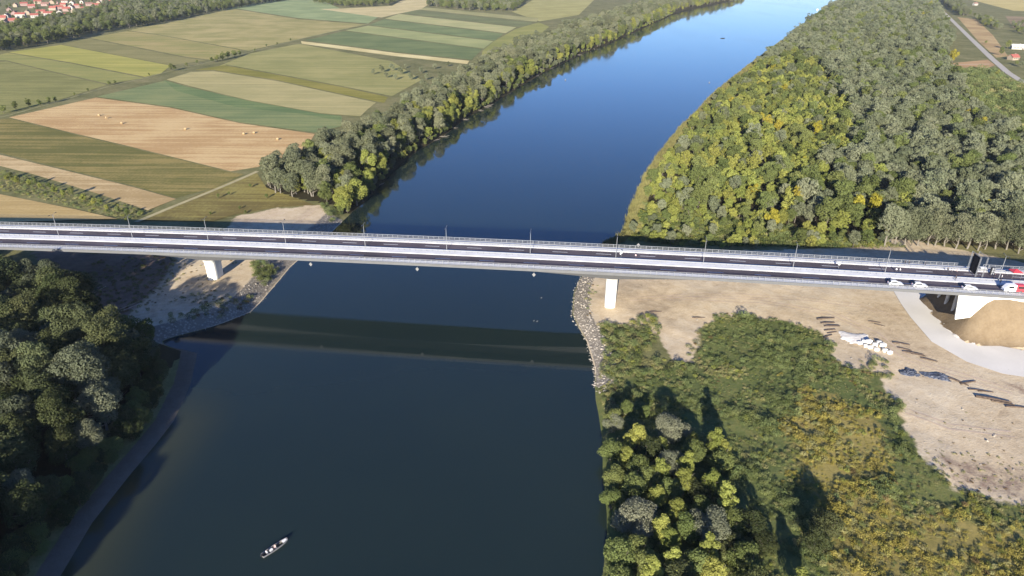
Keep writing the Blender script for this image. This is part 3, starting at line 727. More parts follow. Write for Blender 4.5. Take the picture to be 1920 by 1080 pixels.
PM = {k: paint(body, [M['trousers'], M['shirt_'+k], M['skin'], M['hair'], M['dark']], stand_fn) for k in 'wdp'}
PEOPLE = [(132.3,8.9,'d','person in dark jacket on far footway, left of a pair by the railing'),(133.6,9.0,'d','person in dark jacket on far footway, right of a pair by the railing'),(138.9,9.2,'d','lone dark dressed person on the far footway near the portal'),
 (127.1,2.6,'w','person in white shirt at the median, left of two in white'),(128.3,2.7,'w','person in white shirt at the median, right of two in white'),
 (145.6,4.9,'w','person in white shirt on the far carriageway left of the portal'),(146.9,4.6,'p','person in pink shirt on the far carriageway beside the portal'),(144.4,5.3,'d','dark dressed person on the far carriageway next to a white shirt'),
 (143.8,-1.6,'d','person in dark jacket standing alone on the median'),(37.0,3.0,'w','person in white shirt walking on the far carriageway above right shore'),(42.1,2.4,'p','person in pale pink shirt on the far carriageway above right shore'),
 (157.2,1.6,'d','dark dressed person left in a row by the speaker stack'),(158.3,1.3,'d','dark dressed person in the middle of a row by the speaker stack'),(159.3,1.5,'w','person in white shirt at the end of the row by the speakers'),(157.3,-1.9,'d','dark dressed person on the median behind the white and red van')]
for i, (tt, s, k, l) in enumerate(PEOPLE):
    h = .17 if -2.6 < s < 2.0 else (.15 if s > 7.4 else .004)
    o = link('person', PM[k], None, bp(tt, s, bz(tt)+h), random.uniform(-3, 3)); o.scale = (1,1,random.uniform(.94,1.04)); tag(o, l, 'person', 'people on the bridge')

# ------------------------------------------------------------------ fishing boat and its two people
bx, by = un(515,1027,.3); bdir = math.atan2(106.35-101.62, 50.7-46.7)
boat = empty('fishing_boat', (bx, by, 0), bdir); boat.scale = (.95,.92,1); tag(boat, 'narrow grey fishing boat with two people aboard on the dark water', 'boat')
def hull_ring(x, w, keel, g, th=0.0): return [(x, -w+th, g), (x, -w*.72+th, keel+.05+th), (x, w*.72-th, keel+.05+th), (x, w-th, g)]
prof = [(-3.0,.62,-.12,.42),(-1.5,.74,-.16,.40),(0,.78,-.17,.40),(1.5,.68,-.15,.45),(2.5,.46,-.08,.55),(3.15,.2,.08,.66)]
m = MB(); m.loft([hull_ring(*p) for p in prof], 0, False, False); m.loft([hull_ring(p[0], p[1], p[2], p[3]-.002, .05)[::-1] for p in prof], 1, False, False)
for a in (0, len(prof)-1):
    p = prof[a]; m.add(hull_ring(*p), [(0,1,2,3)])
for sg in (0, 3):
    m.loft([[hull_ring(*p)[sg], tuple(Vector(hull_ring(*p)[sg])+Vector((0,(-.04 if sg == 0 else .04),.05))), tuple(Vector(hull_ring(*p)[sg])+Vector((0,(.08 if sg == 0 else -.08),.05))), tuple(Vector(hull_ring(*p)[sg])+Vector((0,(.08 if sg == 0 else -.08),0)))] for p in prof], 0)
m.build('hull', [M['hull'], M['hull_in']], boat)
MB().box(1.9, 2.95, -.36, .36, .50, .56).build('foredeck', M['white'], boat)
for x in (-1.9, .2): MB().box(x-.17, x+.17, -.68, .68, .28, .34).build('bench', M['hull'], boat)
mo = MB().box(-3.32, -3.0, -.16, .16, .35, .85).build('outboard_motor', M['dark'], boat); MB().tube([(-3.18,0,.36), (-3.18,0,-.4)], .06, 6).build('shaft', M['dark'], mo)
sit_j = [((0,0,.10),.15,.12),((0,.02,.35),.15,.10),((0,.04,.56),.16,.09),((0,.06,.66),.055),((0,.08,.75),.09,.10),((0,.08,.87),.075,.085),
  ((.19,.04,.54),.06),((.25,.12,.30),.045),((.16,.32,.22),.035),((.14,.40,.22),.04,.02),((-.19,.04,.54),.06),((-.25,.12,.30),.045),((-.16,.32,.24),.035),((-.14,.40,.24),.04,.02),
  ((.11,.08,.08),.085),((.14,.46,.10),.06),((.14,.50,-.28),.045),((.14,.62,-.31),.045,.03),((-.11,.08,.08),.085),((-.14,.46,.10),.06),((-.14,.50,-.28),.045),((-.14,.62,-.31),.045,.03)]
sbody = person_mesh('person', sit_j, stand_e, None)
def sit_fn(c):
    if c.z > .79 or (c.z > .71 and c.y < .05): return 3
    if c.z > .63 or (c.y > .3 and c.z > .17 and abs(c.x) < .2): return 2
    if c.z > .13 and c.y < .32: return 1
    return 0
for x, k, l in ((-1.9,'w','person in white sitting at the stern of the fishing boat'), (.2,'p','person in pale pink sitting amidships in the fishing boat')):
    q = Vector((bx, by, 0))+Matrix.Rotation(bdir, 3, 'Z') @ Vector((x, 0, .32))
    o = link('person', paint(sbody, [M['trousers'], M['shirt_'+k], M['skin'], M['hair'], M['dark']], sit_fn), None, q, bdir-math.pi/2 if x < 0 else bdir+math.pi/2); tag(o, l, 'person')
cx_ = Vector((bx, by, 0))+Matrix.Rotation(bdir, 3, 'Z') @ Vector((-.8, .05, .02))
o = MB().box(-.32, .32, -.22, .22, 0, .36).box(-.34, .34, -.24, .24, .361, .42).build('cool_box', M['white'], None, cx_, bdir+.2); tag(o, 'white cool box on the floor of the fishing boat', 'box')

# far things on the river
def small_boat(px, py, label, L, mat, cabin=False, rz=.9):
    x, y = un(px, py, 0); r = empty('moored_boat' if cabin else 'rowing_boat', (x, y, 0), rz); tag(r, label, 'boat')
    pf = [(-.5*L,.13*L,-.1,.6),(0,.16*L,-.15,.6),(.35*L,.11*L,-.1,.75),(.5*L,.02*L,.2,.9)]
    MB().loft([hull_ring(*p) for p in pf], 0, True, True).build('hull', mat, r)
    if cabin: MB().loft([[(x_, -.1*L, .62), (x_, -.09*L, 1.9), (x_, .09*L, 1.9), (x_, .1*L, .62)] for x_ in (-.3*L, .15*L)]).build('cabin', M['white'], r)
    else: MB().box(-.1*L, .02*L, -.1*L, .1*L, .61, .9).build('bench', M['dark'], r)
small_boat(1355, 72, 'small dark boat out on the far bend of the river', 7, M['dark'], False, .2)
small_boat(1476, 69, 'white cabin boat moored along the far right bank', 9, M['white'], True, 1.1)
x, y = un(1532, 22, 1); r = empty('river_marker', (x, y, gz1(x, y))); tag(r, 'tall white river marker on the far right bank', 'marker')
MB().tube([(0,0,-.5),(0,0,5)], .18, 8).build('post', M['white'], r); MB().box(-1.8, 1.8, -.1, .1, 4.9, 8).build('panel', M['white'], r)
b0 = None
for px, py, l in ((1330,155,'white buoy near the right bank upstream of the bridge'), (1060,150,'white buoy in the shade of the left bank trees'), (1015,558,'white gull resting on the water below the bridge'), (1001,601,'white gull on the water near the right shore, left of two'), (1007,602,'white gull on the water near the right shore, right of two')):
    x, y = un(px, py, .2)
    if 'buoy' in l:
        o = empty('buoy', (x, y, 0)); MB().tube([(0,0,-.3),(0,0,.35),(0,0,.6)], [.5,.55,.35], 10).build('float', M['pale_grey'], o); MB().tube([(0,0,.6),(0,0,1.4)], [.3,.05], 8).build('cone', M['pale_grey'], o); tag(o, l, 'buoy', 'buoys on the river')
    else:
        o = empty('gull', (x, y, 0), random.uniform(0, 6)); MB().tube([(-.28,0,.12),(-.12,0,.1),(.1,0,.12),(.24,0,.2)], [.03,.11,.11,.04], 8).build('body', M['pale_grey'], o, smooth=True); MB().tube([(.18,0,.17),(.27,0,.28),(.34,0,.28),(.4,0,.26)], [.05,.055,.04,.01], 6).build('head', M['pale_grey'], o, smooth=True); tag(o, l, 'gull', 'gulls on the water')

# ------------------------------------------------------------------ things on the right-hand building site
def rock_mesh(name, seed, mat):
    bm = bmesh.new(); bmesh.ops.create_icosphere(bm, subdivisions=1, radius=.5); q = np.random.default_rng(seed)
    for v in bm.verts: v.co = Vector((v.co.x*q.uniform(.7,1.25), v.co.y*q.uniform(.7,1.25), v.co.z*q.uniform(.5,.9)))
    me = D.meshes.new(name); bm.to_mesh(me); bm.free(); me.materials.append(mat); return me
blk = MB(); blk.box(-.75, .75, -.5, .5, 0, .95)
bme = blk.mesh('concrete_block', M['white_concrete'])
bbm = bmesh.new(); bbm.from_mesh(bme); bmesh.ops.bevel(bbm, geom=bbm.edges[:], offset=.07, segments=2, affect='EDGES'); bbm.to_mesh(bme); bbm.free()
for i, (px, py) in enumerate(((1612,645),(1620,642),(1629,643),(1631,653),(1640,648),(1643,657),(1648,644),(1655,650),(1659,659),(1668,663),(1623,650))):
    x, y, z = ung(px, py); o = link('concrete_block', bme, None, (x, y, z-.03), random.uniform(-.5, .5)); o.scale = (random.uniform(.85,1.2),)*3
    tag(o, 'pale concrete block in the loose cluster on the sand by the curved road', 'block', 'concrete blocks on the sand')
lm = MB().tube([(-2.2,0,.12),(-.5,.05,.14),(2.2,-.04,.12)], [.15,.17,.12], 7).mesh('timber_log', M['wood'])
for i, (px, py, rz, s) in enumerate(((1548,598,.15,1.4),(1552,606,.1,1.1),(1560,612,.05,1.2),(1556,619,.2,.9),(1551,631,.5,1.0),(1560,624,.3,.8),(1640,604,-.3,.8),(1650,610,-.5,.7),(1690,645,-.3,1.1),(1696,655,-.5,.9),(1712,663,-.35,1.3),(1722,666,-.4,.9),(1742,675,-.5,1.0),(1797,716,-.9,1.2),(1815,718,.3,1.2),(1832,732,-.2,1.0),(1848,735,-.1,.9),(1862,750,-.35,1.9),(1880,756,-.4,1.2),(1905,764,-.1,1.2),(1230,585,.1,.9),(1310,596,0,1.0))):
    x, y, z = ung(px, py); o = link('timber_log', lm, None, (x, y, z), rz); o.scale = (s, s*1.2, s*1.2)
    tag(o, 'dark weathered log lying loose on the pale sand of the site', 'log', 'logs strewn over the sand')
dw = MB().tube([(-3,0,.1),(-1,.3,.2),(1.5,.1,.15),(3.2,.5,.5)], [.12,.2,.16,.06], 6).tube([(0,.2,.2),(1.1,1.3,.6)], [.1,.04], 5).mesh('driftwood', M['bark_pale'])
for px, py, s in ((925,198,1.6),(938,201,1.5),(905,207,1.2),(875,224,1.2),(858,240,1.0),(834,256,1.3),(820,262,1.0),(1013,142,1.5),(1045,128,1.5),(1095,103,1.6),(1120,92,1.6),(720,345,.8)):
    x, y = un(px, py, .3); x = float(bankL(y))-random.uniform(-.8, 1.2); o = link('driftwood', dw, None, (x, y, .15), random.uniform(-.4, 1.6)); o.scale = (s,)*3
    tag(o, 'pale driftwood lying at the waterline under the left bank trees', 'driftwood', 'driftwood along the left waterline')
def heap(name, px, py, lx, ly, h, mat, rz, label, cat, seed):
    x, y, z = ung(px, py); q = np.random.default_rng(seed); v = []; n = 16
    H = q.uniform(.3, 1, (n+1, n+1)) if 'sand' not in name else q.uniform(.9, 1, (n+1, n+1))
    for i in range(n+1):
        for j in range(n+1):
            u, w = 2*i/n-1, 2*j/n-1; rr = max(abs(u), abs(w))
            an = math.atan2(w, u); k = max(0, 1-(u*u+w*w)*(1+.35*math.sin(3*an+seed)+.25*math.sin(5*an+2*seed))); v.append((u*lx+q.normal(0,.12), w*ly+q.normal(0,.12), h*H[i,j]*k**.6-.15 if k > 0 else -.3))
    f = [(i*(n+1)+j, (i+1)*(n+1)+j, (i+1)*(n+1)+j+1, i*(n+1)+j+1) for i in range(n) for j in range(n)]
    tag(link(name, mesh(name, v, f, mat), None, (x, y, z), rz), label, cat)
heap('sheeting_heap', 1706, 699, 2.9, 2.1, .9, M['tarp'], -.1, 'crumpled dark blue sheeting heap, left of the two on the sand', 'debris heap', 1)
heap('sheeting_heap', 1758, 706, 4.6, 2.1, .8, M['tarp'], -.3, 'longer dark blue sheeting heap, right of the two on the sand', 'debris heap', 2)
heap('sand_heap', 1604, 634, 4.6, 4.0, .55, M_plain('white_sand', (.66,.63,.60), .95, .08, .6), -.3, 'pale white sand heap beside the concrete blocks', 'sand heap', 3)

# ------------------------------------------------------------------ bales
bm_ = MB().tube([(-.62,0,.72),(.62,0,.72)], .74, 16).mesh('hay_bale', M['straw'])
for i, (px, py, l) in enumerate(((186,217,'round straw bale furthest left on the stubble field'), (200,222,'round straw bale second from left on the stubble field'), (228,232,'round straw bale third from left on the stubble field'), (347,243,'round straw bale alone in the middle of the stubble field'), (457,252,'round straw bale, left of a close pair near the trees'), (476,250,'round straw bale, right of a close pair near the trees'), (520,262,'round straw bale nearest the river trees on the stubble field'))):
    x, y = un(px, py, 4.1); o = link('hay_bale', bm_, None, (x, y, 4.0), random.uniform(-.6, .6)); tag(o, l, 'bale', 'round bales on the stubble field'); o.scale = (1.0,)*3

# ------------------------------------------------------------------ trees
def crown(seed, H, Rr, base, nl, nleaf, leaf, shape='round', lr=(.22,.46)):
    nl = int(nl*1.5)
    q = np.random.default_rng(seed); zc = (H+base)/2; rz = (H-base)/2
    c = []
    while len(c) < nl:
        p = q.uniform(-1, 1, 3)
        if (p**2).sum() > 1: continue
        w = 1.0
        if shape == 'cone': w = 1-.45*(p[2]+1)/2
        if shape == 'tall': w = .8+.2*math.cos(p[2]*1.6)
        c.append((p[0]*Rr*.78*w, p[1]*Rr*.78*w, zc+p[2]*rz*.80))
    c = np.array(c); r = q.uniform(lr[0], lr[1], nl)*Rr
    if shape == 'cone': r *= 1-.3*(c[:,2]-base)/(H-base)
    k = q.choice(nl, nleaf*3, p=r**2/(r**2).sum()); d = q.normal(size=(nleaf*3, 3)); d /= np.linalg.norm(d, axis=1)[:,None]
    d[:,2] = np.where((d[:,2] < -.3) & (q.random(nleaf*3) < .6), -d[:,2], d[:,2])
    P = c[k]+d*(r[k]*q.uniform(.72, 1.1, nleaf*3))[:,None]*np.array([1,1,.85])
    keep = np.ones(len(P), bool)
    for i in range(nl):
        keep &= ~((np.linalg.norm(P-c[i], axis=1) < .62*r[i]))
    P, d = P[keep][:nleaf], d[keep][:nleaf]; n = len(P)
    nrm = d*.9+q.normal(size=(n, 3))*.55+np.array([0,0,.25]); nrm /= np.linalg.norm(nrm, axis=1)[:,None]
    a = np.cross(nrm, q.normal(size=(n, 3))); a /= np.linalg.norm(a, axis=1)[:,None]; b = np.cross(nrm, a)
    s = leaf*q.uniform(.55, 1.25, n)[:,None]; s2 = s*q.uniform(.5, .9, n)[:,None]
    return np.stack([P-a*s*.5-b*s2*.25, P+a*s*.1-b*s2*.5, P+a*s*.5+b*s2*.2, P-a*s*.15+b*s2*.5], 1)
def trunk(seed, H, base, Rr, r0=.28):
    q = np.random.default_rng(seed+99); mb = MB(); top = base+(H-base)*.6
    pts = [(q.normal(0,.25)*(i > 0), q.normal(0,.25)*(i > 0), -.6+(top+.6)*i/4) for i in range(5)]
    mb.tube(pts, [r0*1.25, r0, r0*.8, r0*.6, r0*.3], 7)
    for i in range(5):
        a = q.uniform(0, 6.28); h = base*.75+(top-base*.75)*i/6; e = Rr*q.uniform(.5,.8)
        mb.tube([(0,0,h), (math.cos(a)*e*.5, math.sin(a)*e*.5, h+1.2), (math.cos(a)*e, math.sin(a)*e, h+1.6+q.uniform(.5,2))], [r0*.5, r0*.35, r0*.12], 5)
    return mb
SPEC = {  # kind: (leaf material, bark, H, R, base, lobes, leaves, leaf size, shape, variants)
 'willow':  ('lf_grey','bark',14.5,4.6,2.0,18,2600,.66,'round',5),
 'poplar':  ('lf_yel','bark',10.5,3.9,.6,16,2200,.62,'round',5),
 'broad':   ('lf_green','bark',12.5,4.4,1.2,16,2400,.64,'round',4),
 'golden':  ('lf_gold','bark',11.0,3.6,1.0,14,2000,.60,'tall',2),
 'bank_w':  ('lf_bank','bark_pale',19.0,5.2,2.5,24,4200,.62,'tall',5),
 'bank_g':  ('lf_green','bark',17.0,5.0,1.5,22,3800,.62,'round',3),
 'bank_y':  ('lf_yel','bark_pale',15.0,4.4,1.2,20,3600,.58,'tall',3),
 'big_g':   ('lf_wood','bark',19.0,5.6,2.5,34,9000,.46,'round',4),
 'big_d':   ('lf_dark','bark',18.0,5.4,2.0,34,9000,.46,'round',4),
 'big_s':   ('lf_wood_pale','bark_pale',19.0,5.2,3.0,32,9000,.44,'tall',3),
 'grove_s': ('lf_silver','bark_pale',8.5,4.7,.6,30,9000,.30,'round',2),
 'grove_y': ('lf_yel','bark',8.0,2.9,.4,26,5000,.30,'cone',4),
 'grove_g': ('lf_green','bark',7.0,3.2,.3,26,5000,.32,'round',3),
 'grove_d': ('lf_dark','bark',7.5,3.4,.3,26,5000,.32,'round',3),
}
TM = {}
for si, (k, (lm_, bk, H, Rr, base, nl, nf, ls, shp, nv)) in enumerate(SPEC.items()):
    TM[k] = []
    for v in range(nv):
        sd = si*50+v*7+3; q = random.Random(sd); h = H*q.uniform(.9,1.12); r_ = Rr*q.uniform(.88,1.12)
        lq = crown(sd, h, r_, base, nl, nf, ls, shp); tk = trunk(sd, h, base, r_, .34 if k.startswith('bank') or k.startswith('big') else .24)
        TM[k].append(dict(crown=mesh_quads('crown', lq, [M[lm_]]), trunk=tk.mesh('trunk', M[bk]), one=mesh_quads('tree', lq, [M[lm_], M[bk]], (tk.v, tk.f))))
REQ = []
def tree(kind, name, x, y, sc, label, cat, group=None, wood='scattered_trees'):
    REQ.append((kind, name, x, y, sc, label, cat, group, wood))
def plant(kind, name, x, y, sc, label, cat, group, parts):
    v = random.choice(TM[kind]); z = gz1(x, y)-.1; rz = random.uniform(0, 6.28)
    s3 = (sc*random.uniform(.9,1.1), sc*random.uniform(.9,1.1), sc*random.uniform(.9,1.1))
    if parts:
        o = empty(name, (x, y, z), rz); o.scale = s3
        link('crown', v['crown'], o); link('trunk', v['trunk'], o)
    else:
        o = link(name, v['one'], None, (x, y, z), rz); o.scale = s3
    return tag(o, label, cat, group)
def to_px(X, Y, Z):
    a = -(math.pi/2-PITCH); x, y, z = X, Y, Z-CAM_H; k, q = math.cos(a), math.sin(a); y, z = k*y-q*z, q*y+k*z
    k, q = math.cos(-ROLL), math.sin(-ROLL); x, y = k*x-q*y, q*x+k*y
    return (960+x/-z*F_PX, 540-y/-z*F_PX, -z) if z < -1 else (-9e9, 0, 1)
WOODS = {'right_forest': 'rest of the forest on the right bank fading into the distance', 'bank_wood': 'rest of the tree belt along the left bank', 'shaded_wood': 'rest of the shaded wood at lower left', 'scattered_trees': 'distant trees beyond the fields and around the village', 'distant_woods': 'dark woods beyond the fields and around the village'}
def plant_all(limit=295):
    by = {}; left = {}
    for r in REQ:
        kind, name, x, y, sc = r[:5]; H, Rr = SPEC[kind][2]*sc, SPEC[kind][3]*sc
        px, py, dp = to_px(x, y, gz1(x, y)+H*.6); rp = Rr*F_PX/dp
        vis = -rp < px < 1920+rp and -rp*1.6 < py < 1080+rp*1.6
        by.setdefault(name, []).append((r[7] is None, vis, rp*rp*H/Rr, rp, r))
    for name, L in by.items():
        L.sort(key=lambda q: (not q[0], not q[1], -q[2]))
        for i, (uniq, vis, a, rp, r) in enumerate(L):
            if vis and i < limit: plant(*r[:8], rp > 13)
            else: left.setdefault(r[8], []).append((r[0], r[2], r[3], r[4]))
    for w, items in left.items(): wood_scatter(w, items, WOODS[w])
# instanced stuff: one object whose points carry prototype, turn and size
def scatter(name, P, pick, rot, scl, protos, label=None):
    me = D.meshes.new(name); me.vertices.add(len(P)); me.vertices.foreach_set('co', np.asarray(P, np.float32).ravel())
    for an, ty, arr in (('pick','INT',np.asarray(pick,np.int32)), ('turn','FLOAT',np.asarray(rot,np.float32)), ('size','FLOAT',np.asarray(scl,np.float32))):
        me.attributes.new(an, ty, 'POINT').data.foreach_set('value', arr)
    o = link(name, me); c = D.collections.new(name+'_kinds')
    for i, m in enumerate(protos):
        po = D.objects.new('%03d_%s' % (i, name), m); c.objects.link(po)
    g = D.node_groups.new(name, 'GeometryNodeTree')
    g.interface.new_socket('Geometry', in_out='INPUT', socket_type='NodeSocketGeometry'); g.interface.new_socket('Geometry', in_out='OUTPUT', socket_type='NodeSocketGeometry')
    nn = g.nodes.new; L = g.links.new
    gi, go = nn('NodeGroupInput'), nn('NodeGroupOutput'); ip = nn('GeometryNodeInstanceOnPoints'); ci = nn('GeometryNodeCollectionInfo')
    ci.inputs['Collection'].default_value = c; ci.inputs['Separate Children'].default_value = True; ci.inputs['Reset Children'].default_value = True
    def na(a, ty):
        x = nn('GeometryNodeInputNamedAttribute'); x.data_type = ty; x.inputs['Name'].default_value = a; return x.outputs['Attribute']
    L(gi.outputs[0], ip.inputs['Points']); L(ci.outputs[0], ip.inputs['Instance']); ip.inputs['Pick Instance'].default_value = True
    L(na('pick','INT'), ip.inputs['Instance Index'])
    cx = nn('ShaderNodeCombineXYZ'); L(na('turn','FLOAT'), cx.inputs[2]); L(cx.outputs[0], ip.inputs['Rotation'])
    L(na('size','FLOAT'), ip.inputs['Scale']); L(ip.outputs[0], go.inputs[0])
    o.modifiers.new('scatter', 'NODES').node_group = g
    return tag(o, label, None, None, 'stuff')
def jgrid(x0, x1, y0, y1, step, jit=.45):
    gx, gy = np.meshgrid(np.arange(x0, x1, step), np.arange(y0, y1, step)); gx = gx+(np.arange(gx.shape[0]) % 2)[:,None]*step/2
    gx = gx+rng.uniform(-jit, jit, gx.shape)*step; gy = gy+rng.uniform(-jit, jit, gy.shape)*step
    return gx.ravel(), gy.ravel()

STUFF = {k: [] for k in TM}                                        # far trees of a wood, gathered by wood
def wood_scatter(name, items, label):
    kinds = sorted({i[0] for i in items}); protos = []; base = {}
    for k in kinds: base[k] = (len(protos), len(TM[k])); protos += [v['one'] for v in TM[k]]
    P = [(x, y, gz1(x, y)-.1) for _, x, y, _ in items]
    scatter(name, P, [base[k][0]+rng.integers(base[k][1]) for k, *_ in items], rng.uniform(0, 6.28, len(items)), [s for *_, s in items], protos, label)

# right bank forest
YZ = poly([(1180,445),(1215,330),(1285,235),(1345,170),(1425,118),(1500,95),(1550,140),(1600,220),(1590,290),(1540,330),(1480,370),(1500,440)], 5)
MZ = poly([(1470,440),(1450,370),(1520,300),(1640,330),(1720,380),(1650,445)], 5)
OPEN = poly([(1183,446),(1185,418),(1260,412),(1400,420),(1520,440),(1640,448),(1720,470),(1300,470)], 2)
items = []
for (y0, y1, stp) in ((262, 700, 6.7), (700, 1300, 8.2), (1300, 2500, 11.5)):
    gx, gy = jgrid(20, 1400, y0, y1, stp)
    ok = inpoly(FOREST_R, gx, gy) & (gx-bankR(gy) > 3.5) & (~inpoly(OPEN, gx, gy))
    gx, gy = gx[ok], gy[ok]; yz, mz = inpoly(YZ, gx, gy), inpoly(MZ, gx, gy); dd = gx-bankR(gy)
    for x, y, a, b, d in zip(gx, gy, yz, mz, dd):
        u = random.random()
        if a: k = 'poplar' if u < .58 else ('willow' if u < .66 else ('broad' if u < .98 else 'golden'))
        elif b: k = 'broad' if u < .55 else ('poplar' if u < .74 else ('willow' if u < .98 else 'golden'))
        else: k = 'willow' if u < .70 else ('broad' if u < .93 else ('poplar' if u < .992 else 'golden'))
        if random.random() < .04: continue
        s = random.choice((random.uniform(.55, .9), random.uniform(.8, 1.25)))*(.8 if d < 14 else 1)*(.88 if a else 1.0)
        items.append((k, x, y, s*(1 if y < 700 else 1.1 if y < 1300 else 1.35)))
for x, y, s in ((0,0,0),)[:0]: pass
FNAME = {'willow': ('willow_tree','rounded grey green willow among the packed forest right of the river','grey green willows in the right bank forest'),
         'poplar': ('poplar_tree','yellow green poplar among the packed forest right of the river','yellow green poplars in the right bank forest'),
         'broad': ('broadleaf_tree','darker green broad tree among the packed forest right of the river','green broad trees in the right bank forest'),
         'golden': ('golden_tree','golden yellow tree standing out in the forest right of the river','golden trees in the right bank forest')}
for k, x, y, s in items:
    nm, lb_, gp = FNAME[k]; tree(k, nm, x, y, s, lb_, 'tree', gp, 'right_forest')
# front row with visible trunks beside the road shade
for i in range(15):
    px = 1660+i*19+random.uniform(-6, 6); x, y = un(px, 466+i*1.0+random.uniform(-7, 3), 2.5)
    tree('bank_w', 'willow_tree', x, y, random.uniform(.72, .92), 'tall grey willow with bare pale trunk in the forest edge row behind the bridge', 'tree', 'tall willows along the forest edge behind the bridge')
gx2, gy2 = jgrid(40, 200, 245, 300, 5.2, .5); k2 = inpoly(OPEN, gx2, gy2) & (gx2-bankR(gy2) > 3)
for x, y in zip(gx2[k2], gy2[k2]):
    if random.random() < .62 and bp(0, 0)[1] is not None and ts(x, y)[1] > 47:
        kd = random.choice(['poplar','poplar','broad','willow']); tree(kd, 'shrub', x, y, random.uniform(.28, .6), {'poplar':'yellow green','broad':'dark green','willow':'grey green'}[kd]+' bush on the weedy strip above the bridge on the right bank', 'shrub', {'poplar':'yellow green','broad':'dark green','willow':'grey green'}[kd]+' bushes on the weedy strip', 'right_forest')
x, y = un(1443, 432, 2.5); tree('golden', 'golden_tree', x, y, .95, 'bright golden tree at the forest edge just above the bridge', 'tree')
x, y = un(1785, 118, 4); tree('golden', 'golden_tree', x, y, 1.5, 'large lemon yellow tree in the corner by the brown plot and road', 'tree')

# left bank belt
items = []
for (y0, y1, stp) in ((285, 620, 7.0), (620, 1100, 8.4), (1100, 2600, 11)):
    gx, gy = jgrid(-260, 800, y0, y1, stp); d = bankL(gy)-gx
    ok = (d > 2.5) & (d < 90) & inpoly(BELT, gx, gy) | ((d > 2.5) & (d < 9) & (gy > 312))
    for x, y, dd in zip(gx[ok], gy[ok], d[ok]):
        u = random.random(); edge = dd < 14
        k = ('bank_y' if u < .52 else 'bank_g' if u < .70 else 'bank_w') if edge else ('bank_w' if u < .62 else 'bank_g' if u < .84 else 'bank_y')
        s = random.uniform(.68, 1.05)*(.82 if dd < 8 else 1); items.append((k, x, y, s*(1 if y < 1100 else 1.25)))
items.sort(key=lambda i: i[2])
BNAME = {'bank_w': ('willow_tree','grey green willow in the tree belt along the left bank','grey willows in the left bank tree belt'),
         'bank_g': ('broadleaf_tree','green broad tree in the tree belt along the left bank','green trees in the left bank tree belt'),
         'bank_y': ('poplar_tree','yellow green poplar in the tree belt along the left bank','yellow poplars in the left bank tree belt')}
for k, x, y, s in items:
    nm, lb_, gp = BNAME[k]; tree(k, nm, x, y, s, lb_, 'tree', gp, 'bank_wood')
for y in np.concatenate([np.arange(306, 700, 3.4), np.arange(700, 1700, 7)]):       # low growth hanging over the water's edge
    d = random.uniform(.5, 4.5); x = float(bankL(y))-d
    if random.random() < .82: tree(random.choice(['broad','willow','poplar','broad']), 'shrub', x, y, random.uniform(.28, .55), 'leafy bush at the water edge under the left bank trees', 'shrub', 'bushes at the water edge of the left bank', 'bank_wood')
for px, py, k, s, nm, l in ((648,384,'bank_y',1.0,'poplar_tree','bright yellow green poplar at the bridge end of the left bank belt'),(668,372,'bank_y',1.05,'poplar_tree','yellow poplar leaning over the water by the bridge end'),(556,364,'bank_y',.85,'poplar_tree','narrow golden poplar with pale trunk in front of the belt'),(517,362,'bank_w',1.0,'willow_tree','tall thin willow with long bare white trunk at the field corner'),(585,368,'bank_w',.9,'willow_tree','grey willow with pale trunk right of the golden poplar'),(612,370,'bank_w',.85,'willow_tree','grey willow behind the bright yellow poplar by the bridge')):
    x, y = un(px, py, 3.9); tree(k, nm, x, y, s, l, 'tree')

# far woods beyond the fields
far = []
def fill(pts, kinds, stp, s0, s1, z=4):
    P = poly(pts, z); lo, hi = P.min(0), P.max(0); gx, gy = jgrid(lo[0], hi[0], lo[1], hi[1], stp)
    for x, y in zip(gx, gy):
        if inpoly(P, np.array([x]), np.array([y]))[0]: far.append((random.choice(kinds), x, y, random.uniform(s0, s1)*.86))
fill([(-60,102),(0,97),(60,88),(100,82),(130,76),(200,57),(270,50),(330,39),(395,23),(530,2),(560,-6),(260,-6),(210,14),(150,32),(70,48),(0,62),(-60,70)], ['bank_w','bank_g','broad','bank_g'], 13, .9, 1.35)
fill([(585,6),(650,14),(735,10),(760,-4),(600,-4)], ['bank_g','broad'], 17, 1.0, 1.3)
fill([(800,12),(880,20),(960,21),(1000,-4),(820,-4)], ['bank_g','broad','bank_w'], 17, 1.0, 1.3)
fill([(-60,66),(0,58),(70,45),(150,30),(210,12),(250,-5),(-60,-5)], ['bank_g','broad','willow'], 46, .5, .85)
fill([(1755,-6),(1800,12),(1822,30),(1800,30),(1775,14)], ['bank_g','bank_w'], 11, .8, 1.1)
fill([(1820,30),(1860,40),(1880,58),(1850,52),(1832,40)], ['broad','willow','poplar'], 12, .8, 1.0)
fill([(1890,45),(1990,50),(1990,75),(1905,62)], ['broad','willow'], 17, .6, .9)
wood_scatter('distant_woods', far, WOODS['distant_woods'])

